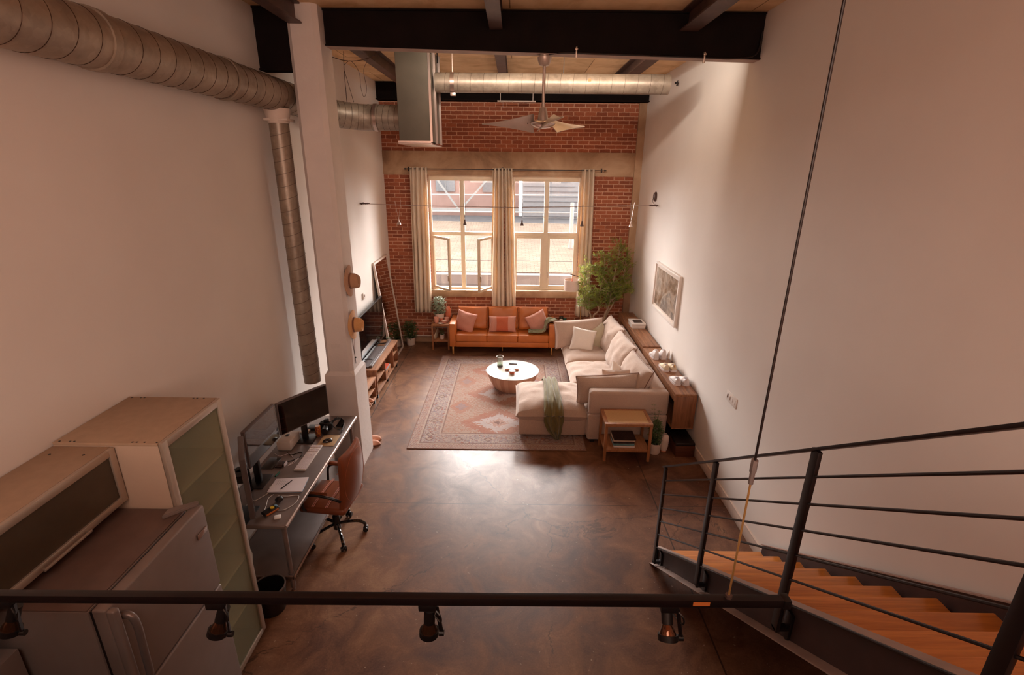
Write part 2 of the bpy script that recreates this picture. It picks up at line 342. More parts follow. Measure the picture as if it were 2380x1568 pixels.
class B:
    def __init__(s): s.bm = bmesh.new()
    def add(s, verts, faces, mtx=None):
        vs = [s.bm.verts.new(mtx @ Vector(v) if mtx else v) for v in verts]
        for f in faces:
            try: s.bm.faces.new([vs[i] for i in f])
            except ValueError: pass
        return vs
    def box(s, lo, hi, bev=0, seg=2, mtx=None):
        t = bmesh.new()
        bmesh.ops.create_cube(t, size=1)
        lo, hi = Vector(lo), Vector(hi)
        for v in t.verts: v.co = Vector(((v.co[i]+.5)*(hi[i]-lo[i])+lo[i] for i in range(3)))
        if bev: bmesh.ops.bevel(t, geom=list(t.edges), offset=bev, segments=seg, profile=.5, affect='EDGES', clamp_overlap=True)
        s.merge(t, mtx); return s
    def cbox(s, c_, size, bev=0, seg=2, mtx=None):
        return s.box([c_[i]-size[i]/2 for i in range(3)], [c_[i]+size[i]/2 for i in range(3)], bev, seg, mtx)
    def merge(s, t, mtx=None):
        t.verts.index_update()
        vs = [s.bm.verts.new(mtx @ v.co if mtx else v.co) for v in t.verts]
        for f in t.faces:
            try: s.bm.faces.new([vs[v.index] for v in f.verts])
            except ValueError: pass
        t.free()
    def bar(s, p0, p1, w, h, up=(0, 0, 1), bev=0):      # rectangular bar between two points
        p0, p1 = Vector(p0), Vector(p1); d = p1-p0; L = d.length; d.normalize(); up = Vector(up)
        x = d.cross(up)
        if x.length < 1e-4: x = d.cross(Vector((0, 1, 0)))
        x.normalize(); z = x.cross(d)
        m = Matrix.Translation((p0+p1)/2) @ Matrix((x, d, z)).transposed().to_4x4()
        return s.cbox((0, 0, 0), (w, L, h), bev, 2, m)
    def ring(s, p, x, y, r, n, ry=None):
        ry = r if ry is None else ry
        return [s.bm.verts.new(p + x*(math.cos(2*PI*i/n)*r) + y*(math.sin(2*PI*i/n)*ry)) for i in range(n)]
    def skin(s, rings, closed=True, caps=True):
        n = len(rings[0])
        for a, b in zip(rings, rings[1:]):
            for i in range(n if closed else n-1):
                try: s.bm.faces.new((a[i], a[(i+1) % n], b[(i+1) % n], b[i]))
                except ValueError: pass
        if caps and closed:
            for r in (rings[0], rings[-1]):
                try: s.bm.faces.new(r)
                except ValueError: pass
    def frame(s, axis, d0, d1, a0, a1, z0, z1, f, bev=.002, mtx=None):
        # rectangular frame of four bars that butt without overlapping; axis = normal of the frame
        for (p, q) in (((a0, z0), (a0+f, z1)), ((a1-f, z0), (a1, z1)), ((a0+f, z0), (a1-f, z0+f)), ((a0+f, z1-f), (a1-f, z1))):
            if axis == 'X': s.box((d0, p[0], p[1]), (d1, q[0], q[1]), bev, 2, mtx)
            else: s.box((p[0], d0, p[1]), (q[0], d1, q[1]), bev, 2, mtx)
        return s
    def cyl(s, p0, p1, r, r2=None, n=20, caps=True):
        p0, p1 = Vector(p0), Vector(p1); d = (p1-p0).normalized()
        x = d.orthogonal().normalized(); y = d.cross(x)
        s.skin([s.ring(p0, x, y, r, n), s.ring(p1, x, y, r if r2 is None else r2, n)], True, caps); return s
    def tube(s, pts, r, n=8, closed=False, rr=None):
        pts = [Vector(p) for p in pts]; rings = []; x = None
        for i, p in enumerate(pts):
            a = pts[max(i-1, 0)]; b = pts[min(i+1, len(pts)-1)]
            if closed: a = pts[i-1]; b = pts[(i+1) % len(pts)]
            d = (b-a).normalized()
            x = d.orthogonal().normalized() if x is None else (x - d*x.dot(d)).normalized()
            rad = rr[i] if rr else r
            rings.append(s.ring(p, x, d.cross(x), rad, n))
        if closed: rings.append(rings[0]); s.skin(rings, True, False)
        else: s.skin(rings)
        return s
    def lathe(s, prof, c_=(0, 0, 0), n=32, axis='Z', sx=1, sy=1):
        c_ = Vector(c_); ax = {'Z': ((1,0,0),(0,1,0),(0,0,1)), 'X': ((0,1,0),(0,0,1),(1,0,0)), 'Y': ((1,0,0),(0,0,1),(0,1,0))}[axis]
        x, y, z = map(Vector, ax)
        rings = [s.ring(c_+z*h, x, y, max(r, 1e-4)*sx, n, max(r, 1e-4)*sy) for r, h in prof]
        s.skin(rings); return s
    def sphere(s, c_, r, sc=(1, 1, 1), seg=20, mtx=None):
        t = bmesh.new(); bmesh.ops.create_uvsphere(t, u_segments=seg, v_segments=seg//2, radius=r)
        for v in t.verts: v.co = Vector((v.co.x*sc[0], v.co.y*sc[1], v.co.z*sc[2])) + Vector(c_)
        s.merge(t, mtx); return s
    def pillow(s, w, h, t, mtx, p=.5, n=14, pinch=.06, wr=.006, seed=0, rnd=2.6):
        # cushion lying in its local XY plane, thickness along Z, corners slightly pointed
        off = Vector((seed*7.3, seed*3.1, 0)); top = {}; bot = {}
        for i in range(n+1):
            for j in range(n+1):
                u, v = -1+2*i/n, -1+2*j/n
                uu, vv = math.sin(u*PI/2)*.35+u*.65, math.sin(v*PI/2)*.35+v*.65
                x = w/2*uu*(1-pinch*(1-vv*vv)); y = h/2*vv*(1-pinch*(1-uu*uu))
                k = max(0, (1-abs(uu)**rnd)*(1-abs(vv)**rnd))**p
                nz = noise.noise(Vector((x*7, y*7, 0))+off)*wr*4*k + noise.noise(Vector((x*22, y*22, 3))+off)*wr*k
                top[i, j] = s.bm.verts.new(mtx @ Vector((x, y, t/2*k+nz)))
                edge = i in (0, n) or j in (0, n)
                bot[i, j] = top[i, j] if edge else s.bm.verts.new(mtx @ Vector((x, y, -t/2*k+nz)))
        for i in range(n):
            for j in range(n):
                for g, flip in ((top, 0), (bot, 1)):
                    f = [g[i, j], g[i+1, j], g[i+1, j+1], g[i, j+1]]
                    if flip: f.reverse()
                    try: s.bm.faces.new(f)
                    except ValueError: pass
        return s
    def edge_loop(s, w, h, mtx, r=.006, pinch=.06, n=14):    # piping following a pillow's seam
        pts = []
        def P(uu, vv):
            return mtx @ Vector((w/2*uu*(1-pinch*(1-vv*vv)), h/2*vv*(1-pinch*(1-uu*uu)), 0))
        for k in range(n): pts.append(P(-1+2*k/n, -1))
        for k in range(n): pts.append(P(1, -1+2*k/n))
        for k in range(n): pts.append(P(1-2*k/n, 1))
        for k in range(n): pts.append(P(-1, 1-2*k/n))
        return s.tube(pts, r, 6, True)
    def sheet(s, path, widths, side, fold=.02, nf=4, nu=30, thick=.006, seed=0, conv=1.):
        # draped cloth: path of points (centre line) with width per point, folds running along the path
        path = [Vector(p) for p in path]; side = Vector(side).normalized(); rows = []
        for i, p in enumerate(path):
            d = (path[min(i+1, len(path)-1)]-path[max(i-1, 0)]).normalized(); nrm = side.cross(d).normalized()
            if nrm.z < -.3 : nrm = -nrm
            row = []
            for j in range(nu+1):
                u = -1+2*j/nu
                wv = noise.noise(Vector((u*2+seed, i*.12, seed)))
                f = (math.sin(u*nf*PI+wv*2.2+seed)*.5+.5)*fold*(.6+.8*abs(noise.noise(Vector((i*.2, u*2, seed)))))
                row.append(p + side*(u*widths[i]/2 + wv*.012) + nrm*(f+thick))
            rows.append(row)
        a = [[s.bm.verts.new(q) for q in r] for r in rows]
        s.skin(a, False, False)
        bmesh.ops.recalc_face_normals(s.bm, faces=s.bm.faces[:])
        g = bmesh.ops.solidify(s.bm, geom=s.bm.faces[:], thickness=thick)
        return s
    def leaf(s, p, d, up, L, W, bend=.2):
        d = d.normalized(); x = d.cross(up)
        if x.length < 1e-3: x = d.orthogonal()
        x.normalize(); nrm = x.cross(d)
        a = s.bm.verts.new(p); b1 = s.bm.verts.new(p+d*L*.45+x*W/2-nrm*W*.15); b2 = s.bm.verts.new(p+d*L*.45-x*W/2-nrm*W*.15)
        m = s.bm.verts.new(p+d*L*.5+nrm*W*.05); e = s.bm.verts.new(p+d*L-nrm*L*bend)
        for f in ((a, b1, m), (a, m, b2), (b1, e, m), (m, e, b2)): s.bm.faces.new(f)
    def obj(s, name, mat, parent=None, smooth=True, ang=35, recalc=True, world=True, sub=0, wn=False):
        bm = s.bm
        if recalc: bmesh.ops.recalc_face_normals(bm, faces=bm.faces[:])
        me = bpy.data.meshes.new(name); bm.to_mesh(me); bm.free()
        o = bpy.data.objects.new(name, me); C.objects.link(o)
        me.materials.append(MT[mat] if isinstance(mat, str) else mat)
        if parent is not None:
            if world: me.transform(Matrix.Translation(-origin(parent)))
            o.parent = parent
        else:
            # origin at the base of the thing
            if len(me.vertices):
                xs = [v.co for v in me.vertices]
                lo = [min(q[i] for q in xs) for i in range(3)]; hi = [max(q[i] for q in xs) for i in range(3)]
                b = Vector(((lo[0]+hi[0])/2, (lo[1]+hi[1])/2, lo[2])); me.transform(Matrix.Translation(-b)); o.location = b
        if smooth and len(me.polygons):
            me.polygons.foreach_set('use_smooth', [True]*len(me.polygons))
            try: me.set_sharp_from_angle(angle=R(ang))
            except Exception: pass
        if sub:
            m = o.modifiers.new('sub', 'SUBSURF'); m.levels = sub; m.render_levels = sub
        return o

def tag(o, label=None, cat=None, group=None, kind=None):
    if label: o['label'] = label
    if cat: o['category'] = cat
    if group: o['group'] = group
    if kind: o['kind'] = kind
    return o
def thing(name, label, cat, loc=(0, 0, 0), rotz=0, group=None):
    o = bpy.data.objects.new(name, None); C.objects.link(o); o.empty_display_size = .1
    o.location = loc; o.rotation_euler = (0, 0, rotz); return tag(o, label, cat, group)
def copytree(o, parent=None):
    k = o.copy(); C.objects.link(k)
    if parent is not None: k.parent = parent
    for ch in list(o.children): copytree(ch, k)
    return k
def struct(o): o['kind'] = 'structure'; return o
def T(x=0, y=0, z=0, rx=0, ry=0, rz=0, order='XYZ'):
    from mathutils import Euler
    return Matrix.Translation((x, y, z)) @ Euler((rx, ry, rz), order).to_matrix().to_4x4()
def smooth_path(pts, n=6):
    pts = [Vector(p) for p in pts]; out = []
    for i in range(len(pts)-1):
        p0 = pts[max(i-1, 0)]; p1 = pts[i]; p2 = pts[i+1]; p3 = pts[min(i+2, len(pts)-1)]
        for k in range(n):
            t = k/n
            out.append(.5*((2*p1)+(p2-p0)*t+(2*p0-5*p1+4*p2-p3)*t*t+(3*p1-p0-3*p2+p3)*t**3))
    out.append(pts[-1]); return out
# ---------------- light settings
SKY_BASE, SKY_LOBE, SKY_DIR, SKY_POW = 3.2, 60.0, (.0, 1, .40), 9.0
EXPO = 0.12
SUN = None
SKYCOL = (1., .965, .93, 1)
FILL = [('added_beam_fill', (.5, 5.97, 4.92), (R(94), 0, 0), 2.8, .1, 56, (1., .89, .76)),  # area light added behind the beam to brighten the far ceiling and brick
        ('added_mezzanine_fill', (-.6, -1.0, 5.05), (0, 0, 0), 2.0, 1.0, 40, (1., .87, .77)),  # unseen area light added above the mezzanine to fill the near room
        ('added_mezzanine_fill', (.9, -2.6, 5.05), (0, 0, 0), 2.0, 1.0, 30, (1., .87, .77)),  # second added fill, farther back, no fixture
        ('added_rear_fill', (0, -4.15, 3.95), (R(90), 0, 0), 4.4, 2.0, 155, (1., .79, .66))]  # warm area light added behind the camera as fill, no window there
mats()
XL, XR, YF, ZC = -2.64, 2.485, 10.45, 5.18
YB = -4.2
# ================================================================= room shell
b = B(); b.box((XL-.2, YB-.2, -.2), (XR+.2, YF+.4, 0)); struct(b.obj('floor', 'floor', smooth=False))
b = B(); b.box((XL-.2, YB-.2, 0), (XL, YF+.4, ZC+.2)); struct(b.obj('wall_left', 'plaster', smooth=False))
b = B(); b.box((XR, YB-.2, 0), (XR+.2, YF+.4, ZC+.2)); struct(b.obj('wall_right', 'plaster', smooth=False))
b = B(); b.box((XL, YB-.2, 0), (XR, YB, ZC+.2)); struct(b.obj('wall_back', 'plaster', smooth=False))
b = B(); b.box((XL, YB, ZC), (XR, YF+.4, ZC+.2)); struct(b.obj('ceiling', 'ceiling', smooth=False))
# brick wall with two window openings (concrete lintel band and sill are trims of their own)
W1, W2 = (-1.78, -.41), (-.06, 1.335)
b = B(); y0, y1 = YF, YF+.35
b.box((XL, y0, 0), (W1[0], y1, 3.55)); b.box((W2[1], y0, 0), (2.345, y1, 3.55)); b.box((W1[1], y0, 1.16), (W2[0], y1, 3.55))
b.box((W1[0], y0, .05), (W2[1], y1, 1.03)); b.box((XL, y0, 3.97), (2.345, y1, ZC))
struct(b.obj('wall_far', 'brick', smooth=False))
b = B(); b.box((XL, y0-.02, 3.53), (2.345, y1, 3.975)); struct(b.obj('trim_1', 'concrete', smooth=False))
b = B(); b.box((W1[0]-.02, y0-.035, 1.03), (W2[1]+.02, y1, 1.165), .008); struct(b.obj('trim_2', 'concrete'))
b = B(); b.box((2.345, y0-.06, 0), (XR, y1, ZC)); struct(b.obj('trim_3', 'concrete', smooth=False))   # corner pillar
b = B(); b.box((XL, y0-.03, 0), (2.345, y0-.001, .115), .004); struct(b.obj('trim_4', 'concrete', smooth=False))   # curb
b = B(); b.box((XL, y0-.16, 4.865), (XR, y0-.001, ZC-.001)); b.box((XL, y0-.22, 4.865), (XR, y0-.001, 4.885)); struct(b.obj('steel_beam', 'steel_dark', smooth=False)); 
for nm, x0, ya, yb in (('baseboard_right', XR, .3, YF-.07), ):
    b = B(); b.box((x0-.015, ya, 0), (x0, yb, .13), .003); b.box((x0-.02, ya, .13), (x0, yb, .145), .003); struct(b.obj(nm, 'white_paint'))
b = B(); b.box((XL, 3.1, 0), (XL+.015, YF-.04, .13), .003); b.box((XL, 3.1, .13), (XL+.02, YF-.04, .145), .003); struct(b.obj('baseboard_left', 'white_paint'))
# heating pipes on the far wall
for i, (z, r) in enumerate(((.15, .014), (.345, .009))):
    b = B(); b.cyl((XL+.03, YF-.05, z), (-1.35, YF-.05, z), r)
    tag(b.obj('heating_pipe', 'white_paint'), ('thick cream pipe running just above the concrete curb of the brick wall', 'thin cream pipe on the brick wall left of the orange sofa, above the thicker one')[i], 'pipe')

# concrete column, chamfered, with wider base
def column():
    b = B()
    def oct_(x0, x1, ya, yb, ch, z):
        return [(x0+ch, ya, z), (x1-ch, ya, z), (x1, ya+ch, z), (x1, yb-ch, z), (x1-ch, yb, z), (x0+ch, yb, z), (x0, yb-ch, z), (x0, ya+ch, z)]
    lv = [oct_(-2.3, -1.93, 5.555, 6.01, .006, 0), oct_(-2.3, -1.93, 5.555, 6.01, .006, 1.27), oct_(-2.275, -1.955, 5.58, 5.985, .04, 1.32), oct_(-2.27, -1.96, 5.58, 5.985, .045, ZC)]
    rings = [[b.bm.verts.new(p) for p in l] for l in lv]; b.skin(rings)
    return b.obj('concrete_column', 'column', ang=20)
struct(column())
# main steel beam across the room: two spans either side of the column
def ibeam(b, x0, x1, y, z0a, z0b, z1, w=.16, tf=.018):
    def slab(ya, yb, za, zb, za2, zb2):
        v = [(x0, ya, za), (x1, ya, za2), (x1, yb, za2), (x0, yb, za), (x0, ya, zb), (x1, ya, zb2), (x1, yb, zb2), (x0, yb, zb)]
        b.add(v, [(0, 1, 2, 3), (4, 5, 6, 7), (0, 1, 5, 4), (1, 2, 6, 5), (2, 3, 7, 6), (3, 0, 4, 7)])
    slab(y, y+w, z0a, z0a+tf, z0b, z0b+tf); slab(y, y+w, z1-tf, z1, z1-tf, z1)
    slab(y+.02, y+.04, z0a+tf, z1-tf, z0b+tf, z1-tf); slab(y+w-.02, y+w, z0a+tf, z1-tf, z0b+tf, z1-tf)
b = B(); ibeam(b, -1.957, XR, 5.745, 4.845, 4.755, ZC); bm_ = struct(b.obj('steel_beam', 'steel_dark', smooth=False))
b = B(); b.add([(-1.955, 5.75, 4.8445), (2.48, 5.75, 4.7545), (2.48, 5.90, 4.7545), (-1.955, 5.90, 4.8445), (-1.955, 5.75, 4.842), (2.48, 5.75, 4.752), (2.48, 5.90, 4.752), (-1.955, 5.90, 4.842)], [(0, 1, 2, 3), (4, 5, 6, 7), (0, 1, 5, 4), (1, 2, 6, 5), (2, 3, 7, 6), (3, 0, 4, 7)]); o_ = b.obj('flange', 'flange', bm_, smooth=False); struct(o_)  # thin strip under the beam, its lit look painted by the paler colour
b = B(); ibeam(b, XL, -2.272, 5.69, 4.61, 4.61, ZC); struct(b.obj('steel_beam', 'steel_dark', smooth=False))
# ceiling joists
for (x, ya, yb) in ((-2.17, .3, 5.57), (-.215, .3, 5.74), (1.72, .3, 5.74), (-1.95, 6.0, 10.28), (-.215, 5.91, 10.28), (1.72, 5.91, 10.28)):
    b = B(); w = .13 if x < 1 else .18
    b.box((x-w/2, ya, 5.0), (x+w/2, yb, 5.015)); b.box((x-w/2, ya, ZC-.014), (x+w/2, yb, ZC)); b.box((x-.01, ya, 5.015), (x+.01, yb, ZC-.014))
    struct(b.obj('ceiling_beam', 'joist', smooth=False))
# mezzanine slab the camera stands on (behind the frame)
b = B(); b.box((XL, YB, 2.42), (1.3, .5, 2.6)); b.box((1.3, YB, 2.42), (XR, .5, 2.6)); struct(b.obj('mezzanine_floor', 'oak_step', smooth=False))

# ================================================================= windows
def window(nm, x0, x1, opened):
    t = thing(nm, None, None, ((x0+x1)/2, YF+.12, 1.165)); struct(t)
    ya, yb = YF+.09, YF+.16; xm = (x0+x1)/2; f = .05
    b = B()
    b.box((x0, ya, 1.185), (x0+f, yb, 3.53), .002); b.box((x1-f, ya, 1.185), (x1, yb, 3.53), .002)
    b.box((x0+f, ya, 3.42), (x1-f, yb, 3.53), .002); b.box((x0+f, ya, 1.185), (x1-f, yb, 1.225), .002)
    b.box((xm-.045, ya, 1.225), (xm+.045, yb, 3.42), .004)
    b.box((x0+f, ya, 2.33), (xm-.045, yb, 2.40), .004); b.box((xm+.045, ya, 2.33), (x1-f, yb, 2.40), .004)
    # inner sill ledge
    b.box((x0+.002, YF-.03, 1.1652), (x1-.002, yb, 1.1848), .003)
    struct(b.obj('window_frame', 'window_paint', t))
    for (a, c2) in ((x0+f, xm-.045), (xm+.045, x1-f)):
        b = B(); b.box((a, ya+.03, 2.40), (c2, ya+.036, 3.42)); struct(b.obj('pane', 'glass', t, smooth=False))
    # lower casement sashes
    for k, (a, c2) in enumerate(((x0+f, xm-.045), (xm+.045, x1-f))):
        w = c2-a; h = 1.105
        def build(bb, glass, s_):
            if not glass:
                bb.frame('Y', -.02, .02, 0 if s_ > 0 else -w, w if s_ > 0 else 0, 0, h, .05)
            else: bb.box((min(.05*s_, (w-.05)*s_), -.003, .05), (max(.05*s_, (w-.05)*s_), .003, h-.05))
        s_ = 1 if k == 0 else -1
        hx = a if k == 0 else c2
        ang = (-46 if k == 0 else 62) if opened else 0
        m = T(hx, ya+.02 if not opened else ya-.02, 1.225, 0, 0, R(ang))
        for glass in (0, 1):
            bb = B(); build(bb, glass, s_); bmesh.ops.transform(bb.bm, matrix=m, verts=bb.bm.verts[:])
            o = bb.obj('pane' if glass else 'sash', 'glass' if glass else 'window_paint', t, smooth=not glass); struct(o)
        bb = B(); bb.box(((w-.035)*s_-.008, -.045, .22), ((w-.035)*s_+.008, -.02, .34), .004); bmesh.ops.transform(bb.bm, matrix=m, verts=bb.bm.verts[:]); struct(bb.obj('window_handle', 'alu', t))
window('window_1', *W1, True); window('window_2', *W2, False)

# curtain rod and curtains
t = thing('curtain_rod', 'long thin black curtain rod across the concrete lintel', 'curtain rod', (-.2, YF-.12, 3.62))
b = B(); b.cyl((-2.17, YF-.12, 3.64), (1.74, YF-.12, 3.64), .008); b.obj('rod', 'black_metal', t)
for x in (-2.18, 1.75):
    b = B(); b.sphere((x, YF-.12, 3.64), .016); b.cyl((x-.02 if x < 0 else x, YF-.12, 3.64), (x if x < 0 else x+.03, YF-.12, 3.64), .012); b.obj('finial', 'black_metal', t)
for x in (-2.13, -.26, 1.7):
    b = B(); b.box((x-.008, YF-.125, 3.63), (x+.008, YF-.02, 3.645)); b.box((x-.012, YF-.03, 3.6), (x+.012, YF-.02, 3.68)); b.obj('bracket', 'black_metal', t)
def curtain(x0, x1, xb0, xb1, zb, nf, seed, label):
    b = B(); nz, nx = 26, nf*12; rows = []
    for i in range(nz+1):
        k = i/nz; z = 3.67-(3.67-zb)*k
        row = []
        for j in range(nx+1):
            u = j/nx; xa = x0+(x1-x0)*u; xc = xb0+(xb1-xb0)*u; kk = k**.8
            x = xa+(xc-xa)*kk
            am = .05*(1-.25*math.sin(k*3+seed))
            ph = u*nf*2*PI + .9*noise.noise(Vector((u*3, k*1.3, seed)))*k*2
            y = YF-.12 + math.sin(ph)*am + .02*noise.noise(Vector((u*5, k*3, seed)))
            y = min(y, YF-.045) if z > 1.25 else min(y, YF-.05)
            x += .018*math.cos(ph)*k
            row.append(b.bm.verts.new((x, y, z)))
        rows.append(row)
    b.skin(rows, False, False)
    cu = b.obj('curtain', 'curtain', ang=80); md = cu.modifiers.new('cloth', 'SOLIDIFY'); md.thickness = .003
    tag(cu, label, 'curtain', 'cream curtains on the black rod')
curtain(-2.09, -1.75, -2.15, -1.79, .72, 4, 1.3, 'cream linen curtain at the left end of the rod')
curtain(-.455, -.25, -.5, -.22, .62, 3, 4.1, 'cream curtain between the windows, the half on the left')
curtain(-.24, -.07, -.19, .02, .62, 3, 2.2, 'cream curtain between the windows, the half on the right')
curtain(1.30, 1.55, 1.31, 1.60, .66, 3, 5.7, 'cream curtain at the right end of the rod, behind the tree')

# ================================================================= outside world
def outside():
    b = B()   # tan tiled roof sloping gently away
    v = [(-14, 13.2, 1.02), (16, 13.2, 1.02), (16, 20.5, 1.35), (-14, 20.5, 1.75), (-14, 13.2, .8), (16, 13.2, .8), (16, 20.5, .8), (-14, 20.5, .8)]
    b.add(v, [(0, 1, 2, 3), (4, 5, 6, 7), (0, 1, 5, 4), (1, 2, 6, 5), (2, 3, 7, 6), (3, 0, 4, 7)])
    t = thing('neighbouring_roof', 'tan tiled roof just outside the windows', 'roof', (0, 16, -3))
    b.obj('tiled_slope', 'o_tile', t, smooth=False)
    b = B(); b.box((-14, 12.9, .76), (16, 13.2, 1.0)); b.obj('gutter', 'o_gutter', t, smooth=False)
    b = B(); b.box((-14, 13.0, -3), (16, 20.4, .8)); b.obj('wall', 'o_gutter', t, smooth=False)
    b = B(); b.box((-18, 20.6, -3), (24, 29, 1.05)); tag(b.obj('grey_roof', 'o_grey', smooth=False), 'flat grey roof beyond the tan tiled roof', 'roof')
    t = thing('brick_building', 'red brick building with dark windows seen through the left window', 'building', (-4, 31, -3))
    b = B(); b.box((-9.0, 30, -3), (0.2, 34, 9)); b.obj('wall', 'o_brick', t, smooth=False)
    for x in (-7.6, -4.6, -1.9):
        b = B(); b.box((x, 29.9, 2.3), (x+1.1, 30.02, 3.95)); f = b.obj('window', 'o_pane', t, smooth=False)
        b = B(); b.box((x+.53, 29.86, 2.3), (x+.57, 29.9, 3.95)); b.box((x, 29.86, 3.05), (x+1.1, 29.9, 3.1)); b.obj('glazing_bar', 'o_white', f, smooth=False)
    b = B(); b.bar((-5.6, 29.4, 4.6), (-3.3, 29.4, 1.4), .1, .1); b.bar((-.1, 29.4, 4.6), (-3.1, 29.4, 1.4), .1, .1); b.box((-9, 29.3, 1.28), (.2, 29.45, 1.42)); b.obj('brace', 'o_white', t, smooth=False)
    t = thing('shed', 'grey sided shed with a sloping roof seen through the right window', 'building', (4, 29, -3))
    b = B()
    b.add([(.4, 27.8, .9), (5.6, 27.8, .9), (1.4, 27.8, 5.6), (.4, 27.8, 5.6), (.4, 31, .9), (5.6, 31, .9), (1.4, 31, 5.6), (.4, 31, 5.6)], [(0, 1, 2, 3), (4, 5, 6, 7), (0, 1, 5, 4), (1, 2, 6, 5), (2, 3, 7, 6), (3, 0, 4, 7)])
    b.obj('siding', 'o_siding', t, smooth=False)
    b = B()
    for k in range(9): b.box((.42, 27.74, 1.15+k*.26), (4.6-k*.24, 27.8, 1.19+k*.26))
    b.obj('board_lines', 'o_pane', t, smooth=False)
    t = thing('storefront', 'pale building front with blue and yellow panels seen at the right window edge', 'building', (9, 36, -3))
    b = B(); b.box((5.0, 34, -3), (16, 38, 9)); b.obj('wall', 'o_brick', t, smooth=False)
    b = B(); b.box((5.2, 33.9, 1.6), (6.6, 34, 6)); b.box((7.4, 33.9, 2.2), (9.8, 34, 6)); b.obj('glass_front', 'o_pane', t, smooth=False)
    b = B(); b.box((8.4, 33.85, 2.35), (8.9, 33.9, 2.75)); b.box((8.95, 33.85, 2.8), (9.4, 33.9, 3.25)); b.obj('panel', 'o_yellow', t, smooth=False)
    b = B(); b.box((6.7, 33.8, .5), (6.8, 34, 6)); b.box((5, 33.8, .9), (16, 33.95, 1.05)); b.obj('trim', 'o_white', t, smooth=False)
    b = B(); b.cyl((1.83, 16.5, -3), (1.83, 16.5, 2.62), .06); tag(b.obj('vent_pole', 'o_white'), 'white vent pole standing up from the roof outside', 'pole')
    for i, (p, q) in enumerate((((-14, 22, 2.50), (16, 22, 2.62)), ((-14, 13.5, 1.33), (16, 13.5, 1.21)), ((-14, 21, 1.93), (16, 21, 1.93)))):
        b = B(); b.cyl(p, q, (.025, .008, .03)[i], n=8)
        tag(b.obj('overhead_wire', 'o_white' if i != 1 else 'o_grey'), ('pale overhead wire crossing high behind both windows', 'thin dark wire low over the tan roof', 'thick pale wire crossing the windows at mid height')[i], 'wire')
outside()

# ================================================================= ducts
def duct_run(b, pts, r, n=28):
    b.tube(pts, r, n)
def seams(b, p0, p1, r, step, tilt=.12):
    p0, p1 = Vector(p0), Vector(p1); d = (p1-p0); L = d.length; d.normalize()
    x = d.orthogonal().normalized(); y = d.cross(x); k = step*.5
    while k < L:
        cpt = p0+d*k; pts = []
        for i in range(28):
            a = 2*PI*i/28; pts.append(cpt + x*math.cos(a)*(r+.001) + y*math.sin(a)*(r+.001) + d*(math.cos(a)*tilt*r))
        b.tube(pts, .0017, 5, True); k += step
t = thing('air_duct', 'wide silver spiral duct running along the left wall to the metal box', 'duct', (-2.4, 4, 4.2))
DX, DZ, DR = -2.472, 4.375, .158
elb = smooth_path([(DX, 6.2, DZ), (-2.42, 6.55, 4.335), (-2.22, 6.83, 4.30), (-1.98, 6.98, 4.28), (-1.8, 7.0, 4.28)], 6)
b = B(); b.tube([(DX, -1.5, DZ)] + elb + [(-1.478, 7.0, 4.28)], DR, 32); b.obj('pipe', 'duct', t, ang=60)
b = B(); seams(b, (DX, .5, DZ), (DX, 6.2, DZ), DR, .16); seams(b, (-1.95, 7.0, 4.28), (-1.5, 7.0, 4.28), DR, .075)
for k in range(4, len(elb)-6, 2): seams(b, elb[k], elb[k]+(elb[k+1]-elb[k]).normalized()*.02, DR, .02, .05)
s_ = b.obj('spiral_seam', 'duct_seam', t); s_['kind'] = 'stuff'
for y in (3.25, 4.62):
    b = B(); b.cyl((DX, y-.012, DZ), (DX, y+.05, DZ), DR+.012, n=32); b.obj('collar', 'duct', t)
b = B(); b.cyl((-1.83, 7.0, 4.28), (-1.79, 7.0, 4.28), DR+.01, n=32); b.obj('collar', 'steel_edge', t)
t = thing('vertical_duct', 'narrow silver spiral duct dropping down the left wall beside the column', 'duct', (DX, 5.5, 1.2))
b = B(); b.cyl((DX, 5.60, 1.18), (DX, 5.60, 4.24), .098, n=28); b.obj('pipe', 'duct', t, ang=60)
b = B(); seams(b, (DX, 5.60, 1.25), (DX, 5.60, 4.15), .098, .128, .3); s_ = b.obj('spiral_seam', 'duct_seam', t); s_['kind'] = 'stuff'
b = B(); b.cyl((DX, 5.60, 4.1), (DX, 5.60, 4.24), .102, .135, n=28); b.box((DX-.11, 5.50, 4.12), (DX+.13, 5.71, 4.145), .004); b.obj('saddle_fitting', 'white_paint', t)
t = thing('duct_box', 'tall hanging sheet metal duct box below the ceiling', 'duct', (-1.28, 7.2, 3.98))
b = B(); b.box((-1.478, 6.76, 3.99), (-1.085, 7.62, 5.1), .004); b.obj('box', 'duct_box', t, ang=20)
b = B()
for y in (6.755, 7.18, 7.60): b.box((-1.083, y, 3.98), (-1.055, y+.03, 5.1))
b.box((-1.49, 6.745, 3.965), (-1.075, 6.765, 3.995)); b.box((-1.49, 6.745, 3.955), (-1.06, 7.63, 3.97)); b.obj('flange', 'steel_edge', t, smooth=False)
for x in (-1.49, -1.07):
    for y in (6.9, 7.5): b = B(); b.box((x-.006, y-.01, 5.0), (x+.006, y+.01, ZC)); b.obj('hanger', 'steel_dark', t, smooth=False)
t = thing('air_duct', 'straight silver duct crossing the room from the metal box towards the right wall', 'duct', (.5, 7.2, 4.6))
b = B(); b.cyl((-1.06, 7.2, 4.725), (1.975, 7.2, 4.725), .118, n=32); b.obj('pipe', 'duct', t, ang=60)
b = B(); seams(b, (-1.0, 7.2, 4.725), (1.95, 7.2, 4.725), .118, .165, .1); s_ = b.obj('spiral_seam', 'duct_seam', t); s_['kind'] = 'stuff'
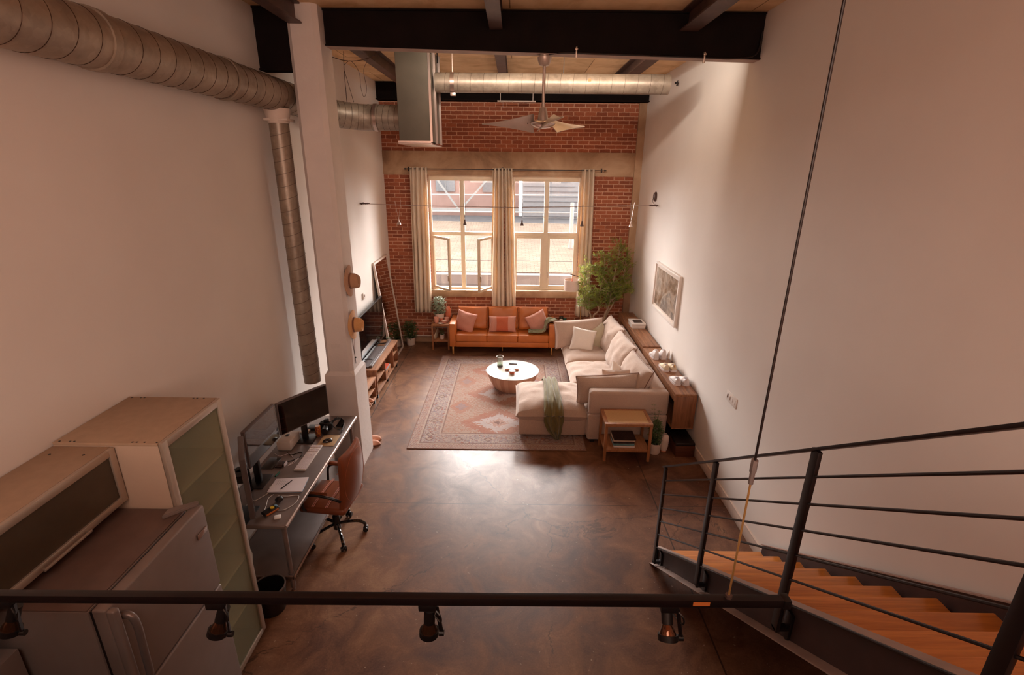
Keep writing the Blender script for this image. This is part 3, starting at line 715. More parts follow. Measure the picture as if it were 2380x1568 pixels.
b = B(); b.cyl((-.86, 7.2, 4.725), (-.81, 7.2, 4.725), .123, n=32); b.box((-.87, 7.17, 4.57), (-.80, 7.23, 4.61), .003); b.box((-.84, 7.195, 4.84), (-.83, 7.205, ZC)); b.obj('hanger_strap', 'steel_edge', t)
b = B(); b.box((.6, 7.195, 4.84), (.606, 7.205, ZC)); b.obj('hanger_wire', 'black_metal', t, smooth=False)
b = B(); b.lathe([(0, 0), (.022, 0), (.022, .003), (0, .003)], (.93, 7.083, 4.75), 16, 'Y'); b.obj('orange_sticker', 'book_orange', t)
# loose wires near the duct elbow
b = B()
b.tube(smooth_path([(-2.55, 6.2, 5.16), (-2.35, 6.6, 4.98), (-2.1, 6.8, 4.9), (-1.8, 6.8, 4.93), (-1.5, 6.74, 5.08)], 6), .004, 5)
b.tube(smooth_path([(-2.1, 6.8, 5.0), (-2.12, 6.82, 4.8), (-2.13, 6.85, 4.44)], 4), .004, 5); b.tube(smooth_path([(-2.12, 6.82, 4.8), (-2.08, 6.85, 4.6), (-2.06, 6.9, 4.45)], 4), .003, 5)
b.tube(smooth_path([(-2.12, 6.82, 4.85), (-2.03, 6.82, 4.9), (-1.94, 6.82, 4.78), (-1.93, 6.82, 4.6), (-1.9, 6.82, 4.5), (-1.86, 6.82, 4.6), (-1.88, 6.82, 4.8), (-1.8, 6.82, 4.93)], 6), .003, 5)
tag(b.obj('hanging_wire', 'duct_seam'), 'thin loose wires looping above the duct elbow', 'wire')

# ceiling fan
t = thing('ceiling_fan', 'silver three-blade ceiling fan hanging from the dark beam', 'ceiling fan', (.285, 5.83, 4.1))
FX, FY, FZ = .285, 5.83, 4.145
b = B(); b.lathe([(0, 4.82), (.05, 4.82), (.05, 4.775), (.075, 4.775), (.07, 4.74), (.05, 4.70), (.02, 4.69), (0, 4.69)], (FX, FY, 0)); b.obj('ceiling_mount', 'fan', t)
b = B(); b.cyl((FX, FY, 4.30), (FX, FY, 4.70), .017); b.obj('down_rod', 'fan', t)
b = B(); b.lathe([(0, .155), (.035, .155), (.045, .12), (.06, .02), (.062, 0), (0, 0)], (FX, FY, 4.14)); b.obj('motor_cover', 'fan', t)
b = B(); b.lathe([(0, .02), (.11, .02), (.14, 0), (.125, -.02), (.08, -.045), (0, -.055)], (FX, FY, FZ)); b.obj('hub', 'steel_edge', t)
for k, a in enumerate((163, 43, -77)):
    b = B(); rows = []
    for i in range(13):
        u = i/12; rr = .10+u*.60; w = .25*(1-u)**.9*(1-.1*u)+.014; tw = R(38*(1-u*.7)+4); rows2 = []
        for j in range(7):
            vv = -.5+j/6; x = rr - .05*vv*(1-u); yy = vv*w*math.cos(tw); zz = vv*w*math.sin(tw)+.012*math.sin((vv+.5)*PI)
            rows2.append(b.bm.verts.new((x, yy, zz)))
        rows.append(rows2)
    b.skin(rows, False, False); bmesh.ops.recalc_face_normals(b.bm, faces=b.bm.faces[:]); bmesh.ops.solidify(b.bm, geom=b.bm.faces[:], thickness=.006)
    bmesh.ops.transform(b.bm, matrix=T(FX, FY, FZ, 0, 0, R(a)), verts=b.bm.verts[:])
    bl = b.obj('blade', 'fan', t, ang=50)
    for dy in (-.02, .03):
        b = B(); b.sphere((.16, dy, .01), .007, seg=8)
        bmesh.ops.transform(b.bm, matrix=T(FX, FY, FZ-.012, 0, 0, R(a)), verts=b.bm.verts[:]); b.obj('screw', 'black_metal', bl)
# conduit to the fan with clips
t = thing('conduit', 'thin dark cable conduit clipped along the lower edge of the main beam', 'conduit', (1.3, 5.74, 4.7))
b = B(); b.tube(smooth_path([(.33, 5.80, 4.80), (.5, 5.73, 4.80), (.9, 5.72, 4.79), (1.9, 5.72, 4.765), (2.2, 5.72, 4.76), (2.42, 5.72, 4.80), (2.455, 5.72, 5.0)], 5), .009, 8); b.obj('cable', 'black_metal', t)
for x, z in ((.6, 4.80), (1.9, 4.765)):
    b = B(); b.box((x-.008, 5.70, z-.05), (x+.008, 5.735, z+.05), .003); b.box((x-.014, 5.69, z+.02), (x+.014, 5.71, z+.035), .003); b.obj('clip', 'alu', t)
# ceiling smoke detector disc + light strip
b = B(); b.lathe([(0, 0), (.06, 0), (.065, .03), (0, .03)], (-.83, 6.6, ZC-.03)); tag(b.obj('smoke_detector', 'white_paint'), 'round white smoke detector on the ceiling near the duct box', 'smoke detector')
b = B(); b.box((-.35, 9.9, 4.81), (.35, 9.95, 4.83), .003); b.box((-.25, 9.92, 4.7), (-.246, 9.925, 4.81)); b.box((-.3, 9.92, 4.83), (-.29, 9.93, ZC)); b.box((.29, 9.92, 4.83), (.3, 9.93, ZC))
tag(b.obj('ceiling_strip_light', 'white_paint'), 'slim white strip fixture near the far wall beneath the ceiling', 'light')

# ================================================================= low voltage cable lights
t = thing('cable_light', 'pair of thin tensioned cables with five small lamps in front of the windows', 'cable lights', (-.05, 8.87, 3.0))
for k, dy in enumerate((-.045, .045)):
    b = B(); b.tube([(XL+.12, 8.75+dy, 3.075), (-1.5, 8.82+dy, 3.045), (0, 8.87+dy, 3.03), (1.5, 8.95+dy, 3.06), (XR-.15, 9.0+dy, 3.08)], .003, 6); b.obj('cable', 'steel_edge', t)
for x, y, s_ in ((XL, 8.75, 1), (XR, 9.0, -1)):
    b = B()
    for dy in (-.045, .045):
        b.cyl((x, y+dy, 3.08), (x+.14*s_, y+dy, 3.08), .009, n=10); b.sphere((x+.03*s_, y+dy, 3.08), .018, seg=10); b.sphere((x+.1*s_, y+dy, 3.08), .013, seg=10)
    b.cyl((x+.04*s_, y-.05, 3.08), (x+.04*s_, y+.05, 3.08), .006, n=8); b.obj('anchor', 'joist', t)
for x, sp in ((-2.035, .045), (-.88, .012), (.117, .012), (1.165, .012), (2.02, .045)):
    b = B(); zt = 3.13 if sp > .02 else 3.09
    b.cyl((x-sp, 8.83, zt), (x+.003, 8.87, 2.80), .003, n=6); b.cyl((x+sp, 8.93, zt), (x-.003, 8.87, 2.80), .003, n=6)
    st = b.obj('lamp_stem', 'joist' if sp < .02 else 'steel_edge', t)
    b = B(); b.lathe([(0, .09), (.012, .09), (.013, .05), (.022, .04), (.03, .01), (.036, 0), (0, .005)], (x, 8.87, 2.725), 16); b.obj('lamp_head', 'joist' if sp < .02 else 'steel_edge', st)
b = B(); b.lathe([(0, 0), (.085, 0), (.085, .012), (.06, .035), (0, .042)], (0, 0, 0), 28, 'X'); bmesh.ops.transform(b.bm, matrix=T(XR, 9.16, 3.22, 0, 0, PI), verts=b.bm.verts[:])
b.tube(smooth_path([(XR-.035, 9.16, 3.22), (XR-.06, 9.12, 3.15), (XR-.05, 9.04, 3.10)], 4), .005, 6)
tag(b.obj('transformer_canopy', 'joist'), 'round grey metal transformer cover on the right wall above the cable anchor', 'transformer')
b = B(); b.cyl((XR, 8.5, 4.935), (XR-.05, 8.5, 4.935), .008, n=8); b.sphere((XR-.05, 8.5, 4.935), .016, seg=10); b.box((XR-.03, 8.47, 4.90), (XR-.015, 8.53, 4.915)); b.cyl((XR-.03, 8.5, 4.935), (XR-.03, 8.46, 4.96), .006, n=6)
tag(b.obj('wall_hook', 'black_metal'), 'small dark metal hook high on the right wall by the duct end', 'hook')

# ================================================================= track light in front of the camera
TY = 1.4
t = thing('track_bar', 'long black track light bar crossing in the foreground', 'track light', (-.5, TY, 2.18))
def tilt(b):
    for v in b.bm.verts: v.co.z += .0087*(v.co.x+1.87)
    return b
b = B(); b.box((-2.55, TY-.015, 2.180), (.985, TY+.015, 2.214), .002); tilt(b).obj('rail', 'black_metal', t)
b = B(); b.box((.98, TY-.02, 2.178), (1.006, TY+.02, 2.216), .003); tilt(b).obj('end_cap', 'black', t)
b = B(); b.box((.655, TY-.0165, 2.190), (.715, TY-.0152, 2.206)); tilt(b).obj('warning_label', 'book_orange', t, smooth=False)
t = thing('threaded_rod', 'thin dark hanging rod that holds the track bar, seen in front of the stairs', 'rod', (.785, TY, 2.23))
b = B(); b.cyl((.785, TY, 2.235), (.785, TY, 2.80), .0036, n=10); b.obj('lower_rod', 'gold', t)
b = B(); b.cyl((.785, TY, 2.74), (.785, TY, ZC), .0040, n=10); b.obj('upper_rod', 'black_metal', t)
b = B(); b.cyl((.785, TY, 2.765), (.785, TY, 2.81), .011, n=6); b.cyl((.785, TY, 2.72), (.785, TY, 2.765), .0085, n=8); b.obj('coupling', 'steel', t)
b = B(); b.cyl((.785, TY, 2.232), (.785, TY, 2.25), .013, n=6); b.obj('nut', 'joist', t)
def spot(x, tilt, yaw, label, side=1):
    t = thing('track_spotlight', label, 'spotlight', (x, TY, 2.175), 0, 'spotlights clipped under the track bar')
    zr = 2.1795+.0087*(x+1.87)
    b = B(); b.box((x-.03, TY-.014, zr-.03), (x+.035, TY+.014, zr+.001), .004); b.obj('adapter', 'black', t)
    m = T(x+.005, TY+.002, zr-.095, tilt[0], tilt[1], yaw)
    b = B(); b.cyl((.0, 0, .055), (0, 0, .0), .021, n=20); bmesh.ops.transform(b.bm, matrix=m, verts=b.bm.verts[:]); b.obj('socket', 'black', t)
    b = B(); b.lathe([(0, .002), (.017, .002), (.022, -.012), (.031, -.034), (.032, -.05), (0, -.053)], (0, 0, 0), 24); bmesh.ops.transform(b.bm, matrix=m, verts=b.bm.verts[:]); bl = b.obj('bulb', 'bulb', t)
    b = B()
    for (r0, r1, z0, z1) in ((.031, .036, -.055, -.034),):
        b.skin([b.ring(Vector((0, 0, z)), Vector((1, 0, 0)), Vector((0, 1, 0)), r, 28) for r, z in ((r0, z0), (r1, z0), (r1, z1), (r0, z1), (r0, z0))], True, False)
    bmesh.ops.transform(b.bm, matrix=m, verts=b.bm.verts[:]); b.obj('gimbal_ring', 'black', t)
    e = m @ Vector((.038*side, 0, -.045))
    b = B(); b.bar((x+.035*side, TY, zr-.02), (e.x+.008*side, e.y, e.z+.01), .006, .014); b.obj('arm', 'black_metal', t)
    b = B(); b.cyl(e, e+Vector((.018*side, 0, 0)), .011, n=12); b.obj('knob', 'black', t)
    b = B(); top = m @ Vector((0, 0, .05)); b.tube(smooth_path([(x+.02*side, TY, zr-.02), (x+.05*side, TY-.02, zr-.04), (x+.05*side, TY-.02, zr-.07), (top.x+.012, top.y-.004, top.z-.005)], 5), .0035, 6); b.obj('cord', 'black', t)
spot(-1.085, (R(-14), R(16), 0), 0, 'black spotlight under the track bar in front of the fridge and frosted cabinet')
spot(-.307, (R(-6), R(3), 0), 0, 'black spotlight under the track bar nearest the middle of the floor')
spot(.575, (R(-34), R(2), 0), 0, 'black spotlight under the track bar beside the stair stringer')
spot(-1.865, (R(-14), R(16), 0), 0, 'black spotlight under the track bar at the far left edge')

# ================================================================= stairs
t = thing('staircase', 'steel stair flight with oak treads along the right wall', 'stairs', (1.93, 3.9, 0))
NZ = lambda y: .18+.7158*(3.922-y)
for k in range(12):
    y = 3.925-.285*k; z = .18+.204*k
    b = B(); b.box((1.452, y-.30, z-.04), (2.425, y, z), .006); b.obj('tread', 'oak_step', t)
    if k: 
        b = B(); b.box((1.47, y-.03, z-.205), (2.42, y-.015, z-.04)); b.obj('riser', 'oak_step', t, smooth=False)
def stringer(xw, xf, up, dn, nm):
    ya, yb = 3.95, .52
    def slab(b, x0, x1, o0, o1):
        v = []
        for (y) in (ya, yb):
            zt = NZ(y)
            for x in (x0, x1):
                for o in (o0, o1): v.append((x, y, max(zt+o, 0.002)))
        b.add(v, [(0, 1, 3, 2), (4, 5, 7, 6), (0, 1, 5, 4), (2, 3, 7, 6), (0, 2, 6, 4), (1, 3, 7, 5)])
    b = B(); slab(b, xw-.006, xw+.006, dn, up); web = b.obj(nm, 'stringer', t, smooth=False)
    for o0, o1 in ((up, up+.01), (dn-.012, dn)):
        b = B(); slab(b, min(xf, xw)-(.022 if o0 < 0 and xf < xw < 2 else .001), max(xf, xw)+.007, o0, o1); b.obj('flange', 'flange', web, smooth=False)  # flange colour stands in for the light caught on these strips
    return web
stringer(1.446, 1.388, .035, -.235, 'stringer'); stringer(2.455, 2.43, .075, -.2, 'stringer')
b = B(); b.box((1.40, 3.94, 0), (1.452, 3.962, .17)); b.box((1.40, 3.90, 0), (1.47, 3.98, .012)); b.obj('foot_bracket', 'black_metal', t)
t = thing('stair_railing', 'black steel railing with six thin horizontal rods beside the stairs', 'railing', (1.37, 2.4, 0))
RT = lambda y: 1.185+.7105*(3.83-y)
b = B(); b.bar((1.37, 3.86, RT(3.86)), (1.37, .45, RT(.45)), .045, .014, bev=.002); b.obj('handrail', 'black_metal', t)
for y in (3.83, 2.90, 1.96, 1.03):
    b = B(); zt = RT(y)-.004; b.box((1.36, y-.026, zt-1.06), (1.38, y+.026, zt), .002); p_ = b.obj('post', 'black_metal', t)
    b = B(); b.box((1.36, y-.02, zt-1.06), (1.445, y+.02, zt-1.045), .002); b.box((1.425, y-.03, zt-1.12), (1.445, y+.03, zt-.95), .002); b.obj('bracket', 'black_metal', p_)
for k in range(1, 7):
    o = -.147*k; b = B(); b.tube([(1.37, 3.83, RT(3.83)+o), (1.37, .45, RT(.45)+o)], .0065, 8); b.obj('horizontal_rod', 'black_metal', t)

# ================================================================= kitchen side
t = thing('tall_cabinet', 'tall white cabinet with frosted glass door beside the fridge', 'cabinet', (-2.32, 2.77, 0))
x0, x1, ya, yb, zt = XL+.01, -2.03, 2.475, 3.07, 2.185
b = B(); b.box((x0, ya, .1), (x1, ya+.018, zt-.018)); b.box((x0, yb-.018, .1), (x1, yb, zt-.018)); b.box((x0, ya+.018, .1), (x0+.01, yb-.018, zt-.018)); b.box((x0+.01, ya+.018, .1), (x1, yb-.018, .12)); b.box((x0, ya+.05, 0), (x1-.06, yb-.05, .1)); b.obj('body', 'cab_white', t, smooth=False)
b = B(); b.box((x0, ya-.002, zt-.018), (x1, yb+.002, zt), .001); b.obj('top_panel', 'cab_top', t)
b = B()
for (y, xs) in ((ya+.012, (0, .06, .085, .42, .445, .49, .56)), (yb-.012, (0, .06, .085, .42, .445, .49))):
    for dx in xs: b.cyl((x0+.03+dx, y, zt), (x0+.03+dx, y, zt+.0015), .006, n=10)
b.obj('screw_hole', 'black', t)
for z in (.5, .86, 1.22, 1.5, 1.78):
    b = B(); b.box((x0+.02, ya+.02, z), (x1+.003, yb-.02, z+.02)); b.obj('shelf', 'cab_white', t, smooth=False)
dt_ = B(); f = .045
dt_.frame('X', x1+.004, x1+.026, ya, yb, .11, zt, f)
d_ = dt_.obj('door_frame', 'alu', t)
b = B(); b.box((x1+.010, ya+f, .11+f), (x1+.016, yb-f, zt-f)); b.obj('frosted_pane', 'frost', d_, smooth=False)
for i, (y, z, r, h, m_) in enumerate(((2.6, .521, .05, .2, 'shoe_white'), (2.85, .881, .06, .22, 'sage'), (2.72, 1.241, .05, .18, 'yellow'), (2.9, 1.241, .04, .15, 'book_blue'), (2.65, 1.521, .05, .16, 'book_cream'))):
    b = B(); b.lathe([(0, 0), (r, 0), (r*1.05, h*.7), (r*.5, h*.85), (r*.5, h), (0, h)], (x1-.2, y, z), 20)
    tag(b.obj('storage_jar', m_), ('white jar on the lowest shelf behind the frosted door', 'beige jar on the second shelf behind the frosted door', 'yellow jar on the middle shelf behind the frosted door', 'blue jar on the middle shelf behind the frosted door', 'cream jar on the upper shelf behind the frosted door')[i], 'jar')
t = thing('wall_cabinet', 'white wall cabinet with dark glass flap above the fridge', 'cabinet', (-2.47, 1.8, 1.83))
x0, x1, ya, yb, za, zt = XL+.01, -2.31, .95, 2.465, 1.815, 2.165
b = B(); b.box((x0, ya, za), (x1, yb, zt-.016)); b.obj('body', 'cab_white', t, smooth=False)
b = B(); b.box((x0, ya, zt-.016), (x1+.01, yb, zt), .001); b.obj('top_panel', 'cab_top', t)
b = B()
for y in (2.38, 1.7): 
    for dx in (.06, .25): b.cyl((x0+dx, y, zt), (x0+dx, y, zt+.0015), .007, n=10)
b.obj('screw_hole', 'black', t)
b = B(); f = .04
b.frame('X', x1+.011, x1+.034, ya, yb, za, zt, f)
d_ = b.obj('door_frame', 'alu', t)
b = B(); b.box((x1+.016, ya+f, za+f), (x1+.022, yb-f, zt-f)); b.obj('glass_pane', 'frost_dark', d_, smooth=False)
b = B(); b.box((x1+.033, 1.9, za+.012), (x1+.052, 1.905, za+.022)); b.box((x1+.033, 2.16, za+.012), (x1+.052, 2.165, za+.022)); b.box((x1+.05, 1.89, za+.010), (x1+.06, 2.175, za+.024), .002); b.obj('handle', 'alu', d_)
t = thing('fridge', 'tall silver fridge with vertical handle, its top seen from above', 'fridge', (-2.25, 2.12, 0))
b = B(); b.box((XL+.03, 1.735, .02), (-1.945, 2.46, 1.745), .008); b.obj('body', 'fridge', t)
b = B(); b.box((XL+.03, 1.738, 1.742), (-1.95, 2.457, 1.752), .003); b.obj('top_panel', 'fridge_top', t)
for nm, za, zb in (('freezer_door', 1.165, 1.755), ('fridge_door', .05, 1.15)):
    b = B(); b.box((-1.93, 1.735, za), (-1.862, 2.50, zb), .012, 3); d_ = b.obj(nm, 'fridge', t)
    b = B(); b.box((-1.945, 1.745, za+.02), (-1.93, 2.45, zb-.02)); b.obj('seal', 'black', d_, smooth=False)
    if za > 1: p = [(-1.862, 1.80, 1.66), (-1.815, 1.80, 1.66), (-1.795, 1.80, 1.60), (-1.80, 1.80, 1.42), (-1.81, 1.80, 1.25), (-1.862, 1.80, 1.22)]
    else: p = [(-1.862, 1.80, 1.09), (-1.812, 1.80, 1.07), (-1.80, 1.80, .9), (-1.81, 1.80, .55), (-1.862, 1.80, .5)]
    b = B(); b.tube(smooth_path(p, 5), .017, 12); b.obj('handle', 'steel', d_)
b = B(); b.box((-1.87, 1.737, .06), (-1.825, 1.775, 1.14), .014, 4); b.box((-1.87, 1.737, 1.175), (-1.825, 1.775, 1.745), .014, 4); b.obj('door_grip', 'fridge', t)
b = B(); b.box((-1.863, 2.385, 1.585), (-1.855, 2.475, 1.62), .002); b.obj('badge', 'steel_edge', t)
b = B()
vs = [(-2.02, 2.36, 1.752), (-1.88, 2.49, 1.752), (-1.90, 2.515, 1.752), (-2.03, 2.43, 1.752)]
b.add([*vs, *[(x, y, 1.775) for x, y, z in vs]], [(0, 1, 2, 3), (4, 5, 6, 7), (0, 1, 5, 4), (1, 2, 6, 5), (2, 3, 7, 6), (3, 0, 4, 7)]); bmesh.ops.bevel(b.bm, geom=b.bm.edges[:], offset=.005, segments=2, affect='EDGES'); b.obj('hinge_cover', 'fridge', t)
t = thing('base_cabinet', 'plain brown-grey side cabinet at the bottom left corner next to the fridge', 'cabinet', (-2.4, 1.2, 0))
b = B(); b.box((XL+.01, .8, .08), (-2.3, 1.71, 1.55), .004); b.obj('body', 'fridge', t)
b = B(); b.box((XL+.01, .82, 0), (-2.35, 1.7, .08)); b.obj('plinth', 'black', t, smooth=False)
# vacuum-like dark machine behind the tall cabinet, under the table
t = thing('waste_bin', 'dark open bin on the floor behind the frosted cabinet', 'bin', (-2.1, 3.4, 0))
b = B(); b.lathe([(0, 0), (.11, 0), (.135, .24), (.128, .24), (.105, .02), (0, .02)], (-2.1, 3.36, 0), 28); b.obj('bucket', 'black', t)
b = B(); b.skin([b.ring(Vector((-2.1, 3.36, z)), Vector((1, 0, 0)), Vector((0, 1, 0)), r, 28) for r, z in ((.128, .238), (.138, .238), (.138, .25), (.128, .25), (.128, .238))], True, False); b.obj('rim', 'steel', t)
# ================================================================= rug and coffee table
b = B(); b.box((-1.465, 5.985, .001), (1.02, 9.535, .011), .003, 1)
tag(b.obj('area_rug', 'rug', smooth=False), 'large faded red and blue patterned rug under the coffee table', 'rug')
t = thing('coffee_table', 'round drum coffee table with pale marble top on the rug', 'coffee table', (-.016, 8.07, .012))
b = B(); b.lathe([(0, .318), (.44, .318), (.458, .322), (.46, .328), (.456, .33), (0, .33)], (-.016, 8.07, 0), 72); b.obj('table_top', 'marble', t)
b = B(); b.lathe([(0, .012), (.30, .012), (.34, .05), (.385, .13), (.42, .22), (.438, .3), (.44, .319), (0, .319)], (-.016, 8.07, 0), 72); b.obj('base', 'staves', t)
TZ = .331
t = thing('glass_vase', 'tall clear glass candle holder on the marble coffee table', 'vase', (-.243, 8.22, TZ))
b = B(); pr = [(.0, 0), (.046, 0), (.05, .01), (.05, .15), (.058, .19), (.055, .19), (.046, .15), (.046, .012), (0, .012)]; b.lathe([(r, z) for r, z in pr], (-.243, 8.22, TZ), 28); b.obj('glass', 'jar_glass', t)
b = B(); b.lathe([(0, .013), (.043, .013), (.043, .05), (.03, .055), (0, .05)], (-.243, 8.22, TZ), 24); b.obj('candle', 'leaf_silver', t)
b = B(); b.lathe([(.045, .001), (.0515, .001), (.0515, .022), (.045, .022)], (-.243, 8.22, TZ), 24); b.obj('base_ring', 'smoke_glass', t)
b = B(); b.skin([b.ring(Vector((-.243, 8.22, TZ+z)), Vector((1, 0, 0)), Vector((0, 1, 0)), r, 28) for r, z in ((.055, .188), (.0605, .188), (.0605, .194), (.055, .194), (.055, .188))], True, False); b.obj('rim', 'white_plastic', t)
def book(lo, hi, cover, label, page='paper', spine='y0', rz=0, cat='book', group=None, bands=None):
    t = thing('book', label, cat, ((lo[0]+hi[0])/2, (lo[1]+hi[1])/2, lo[2]), 0, group)
    lo, hi = Vector(lo), Vector(hi); ctr = Vector(((lo.x+hi.x)/2, (lo.y+hi.y)/2, 0)); m = T(ctr.x, ctr.y, 0, 0, 0, rz) @ T(-ctr.x, -ctr.y, 0)
    e = .003
    b = B(); b.box((lo.x, lo.y, lo.z), (hi.x, hi.y, lo.z+e), 0, 1, m); b.box((lo.x, lo.y, hi.z-e), (hi.x, hi.y, hi.z), 0, 1, m); b.box((lo.x, lo.y, lo.z), (hi.x, lo.y+e, hi.z), 0, 1, m); b.obj('cover', cover, t, smooth=False)
    b = B(); b.box((lo.x+.006, lo.y+e, lo.z+e), (hi.x-.006, hi.y-.006, hi.z-e), 0, 1, m); b.obj('pages', page, t, smooth=False)
    return t
book((-.146, 8.02, TZ), (.088, 8.27, TZ+.03), 'book_orange', 'orange-spined book lying flat on the coffee table')
b = B(); b.box((-.145, 8.024, TZ+.0302), (.087, 8.27, TZ+.033)); tag(b.obj('magazine', 'paper', smooth=False), 'pale grey magazine on top of the orange-spined book', 'magazine')
b = B(); b.box((-.085, 8.24, TZ+.0332), (.062, 8.27, TZ+.05), .004); tag(b.obj('remote_control', 'black'), 'slim black remote at the back of the coffee table book', 'remote')
t = thing('candle_tin', 'small round copper tin candle in front of the coffee table book', 'candle', (-.026, 7.90, TZ))
b = B(); b.lathe([(0, 0), (.042, 0), (.046, .01), (.05, .045), (.0, .045)], (-.026, 7.90, TZ), 28); b.obj('tin', 'rust', t)
b = B(); b.lathe([(0, .0455), (.054, .0455), (.055, .058), (.05, .06), (0, .06)], (-.026, 7.90, TZ), 28); b.obj('lid', 'white_plastic', t)

# ================================================================= leather sofa
t = thing('leather_sofa', 'three-seat cognac orange leather sofa below the windows', 'sofa', (-.24, 10.0, 0))
for x0 in (-1.33, .715):
    b = B(); b.box((x0, 9.65, .165), (x0+.137, 10.33, .66), .022, 3); b.obj('arm', 'cognac', t)
b = B(); b.box((-1.193, 9.66, .165), (.715, 10.32, .275), .01); b.obj('base', 'cognac', t)
b = B(); b.box((-1.193, 10.24, .27), (.715, 10.33, .74), .02); b.obj('back_frame', 'cognac', t)
for k in range(3):
    xa = -1.19+k*.635; xb = xa+.632
    b = B(); b.box((xa, 9.645, .278), (xb, 10.10, .425), .024, 4)
    for v in b.bm.verts:
        u, w = (v.co.x-xa)/.632*2-1, (v.co.y-9.645)/.455*2-1
        if v.co.z > .36: v.co.z += .018*(1-u*u)*(1-min(1, w*w))+.004
    b.obj('seat_cushion', 'cognac', t)
    b = B(); b.edge_loop(.628, .45, T((xa+xb)/2, 9.872, .418), .005, 0, 10); b.obj('piping', 'cognac', t)
    m = T((xa+xb)/2, 10.145, .655, R(78), 0, 0)
    b = B(); b.pillow(.635, .49, .24, m, .22, 16, .015, .006, k, 6); b.obj('back_cushion', 'cognac', t)
    b = B(); b.edge_loop(.632, .482, m @ T(0, 0, .055), .006, .015, 12); b.obj('piping', 'cognac', t)
for x, y in ((-1.26, 9.70), (.785, 9.70), (-1.26, 10.28), (.785, 10.28), (-.24, 9.9)):
    b = B(); b.bar((x, y, 0), (x, y, .166), .035 if x != -.24 else .02, .035, (0, 1, 0), .004); b.obj('leg', 'gold', t)
def cushion(lbl, mat, w, h, th, m, seed, band=None, p=.42, pinch=.07, name='throw_pillow', cat='cushion'):
    b = B(); b.pillow(w, h, th, m, p, 16, pinch, .007, seed); o = b.obj(name, mat)
    tag(o, lbl, cat)
    if band:
        b = B(); b.pillow(w, h, th+.007, Matrix.Identity(4), p, 16, pinch, .007, seed)
        bmesh.ops.delete(b.bm, geom=[f for f in b.bm.faces if abs(f.calc_center_median().x) > w*.2], context='FACES')
        bmesh.ops.transform(b.bm, matrix=m, verts=b.bm.verts[:]); b.obj('centre_band', band, o)
    return o
cushion('dusty rose square cushion at the left end of the leather sofa', 'rose', .43, .43, .17, T(-1.02, 9.96, .62, R(74), R(13), R(-14)), 1)
cushion('pink lumbar cushion with a darker centre band, middle of the leather sofa', 'rose', .57, .34, .15, T(-.245, 9.93, .585, R(70), 0, 0), 2, 'rust')
cushion('dusty rose square cushion at the right end of the leather sofa by the green knit', 'rose', .43, .43, .17, T(.50, 9.96, .62, R(72), R(-24), R(12)), 3)
b = B(); pth = smooth_path([(.90, 9.86, .50), (.88, 9.86, .64), (.80, 9.86, .685), (.71, 9.86, .675), (.68, 9.84, .58), (.65, 9.82, .49), (.55, 9.80, .455), (.42, 9.78, .452), (.30, 9.77, .45)], 5)
n_ = len(pth); b.sheet(pth, [.16+.12*math.sin(PI*min(1, i/n_*1.2)) for i in range(n_)], (0, 1, 0), .045, 5, 30, .01, 3.3)
tag(b.obj('knit_blanket', 'green_knit', ang=70), 'grey green knitted throw draped over the right arm of the leather sofa', 'blanket')

# ================================================================= sectional
t = thing('sectional_sofa', 'large oatmeal linen sectional sofa with chaise on the right', 'sofa', (1.2, 7.6, 0))
def softbox(lo, hi, bev=.035): 
    b = B(); b.box(lo, hi, bev, 4); return b
softbox((.085, 6.33, .045), (1.04, 7.26, .345), .018).obj('chaise_base', 'linen', t)
softbox((1.05, 6.205, .045), (2.15, 6.36, .448), .03).obj('base', 'linen', t)
softbox((1.05, 6.20, .442), (2.15, 6.37, .795), .045).obj('arm', 'linen', t)
softbox((1.02, 6.34, .045), (1.98, 9.36, .33), .02).obj('base', 'linen', t)
softbox((1.02, 9.14, .3), (1.95, 9.36, .70), .045).obj('arm', 'linen', t)
for ya, yb in ((6.36, 7.28), (7.285, 8.25), (8.255, 9.36)):
    softbox((1.925, ya, .045), (2.15, yb, .785), .04).obj('back_frame', 'linen', t)
def seat(w, h, m, seed, th=.30):
    b = B(); b.pillow(w, h, th, m, .38, 20, .025, .009, seed, 3.2); o = b.obj('seat_cushion', 'linen', t)
    b = B(); b.edge_loop(w, h, m, .006, .02, 14); b.obj('piping', 'linen', t)
seat(1.03, 1.02, T(.555, 6.79, .375, R(1), 0, 0), 5, .34)
seat(.98, .92, T(1.46, 6.86, .375, 0, R(-1), 0), 6)
seat(1.02, .95, T(1.43, 7.72, .385, 0, R(1), 0), 7)
seat(1.03, .95, T(1.43, 8.64, .385, 0, R(1), 0), 8)
def backc(w, h, m, seed, th=.26):
    b = B(); b.pillow(w, h, th, m, .42, 20, .05, .007, seed); o = b.obj('back_cushion', 'linen', t)
    b = B(); b.edge_loop(w, h, m, .007, .05, 14); b.obj('piping', 'linen_dark', o)
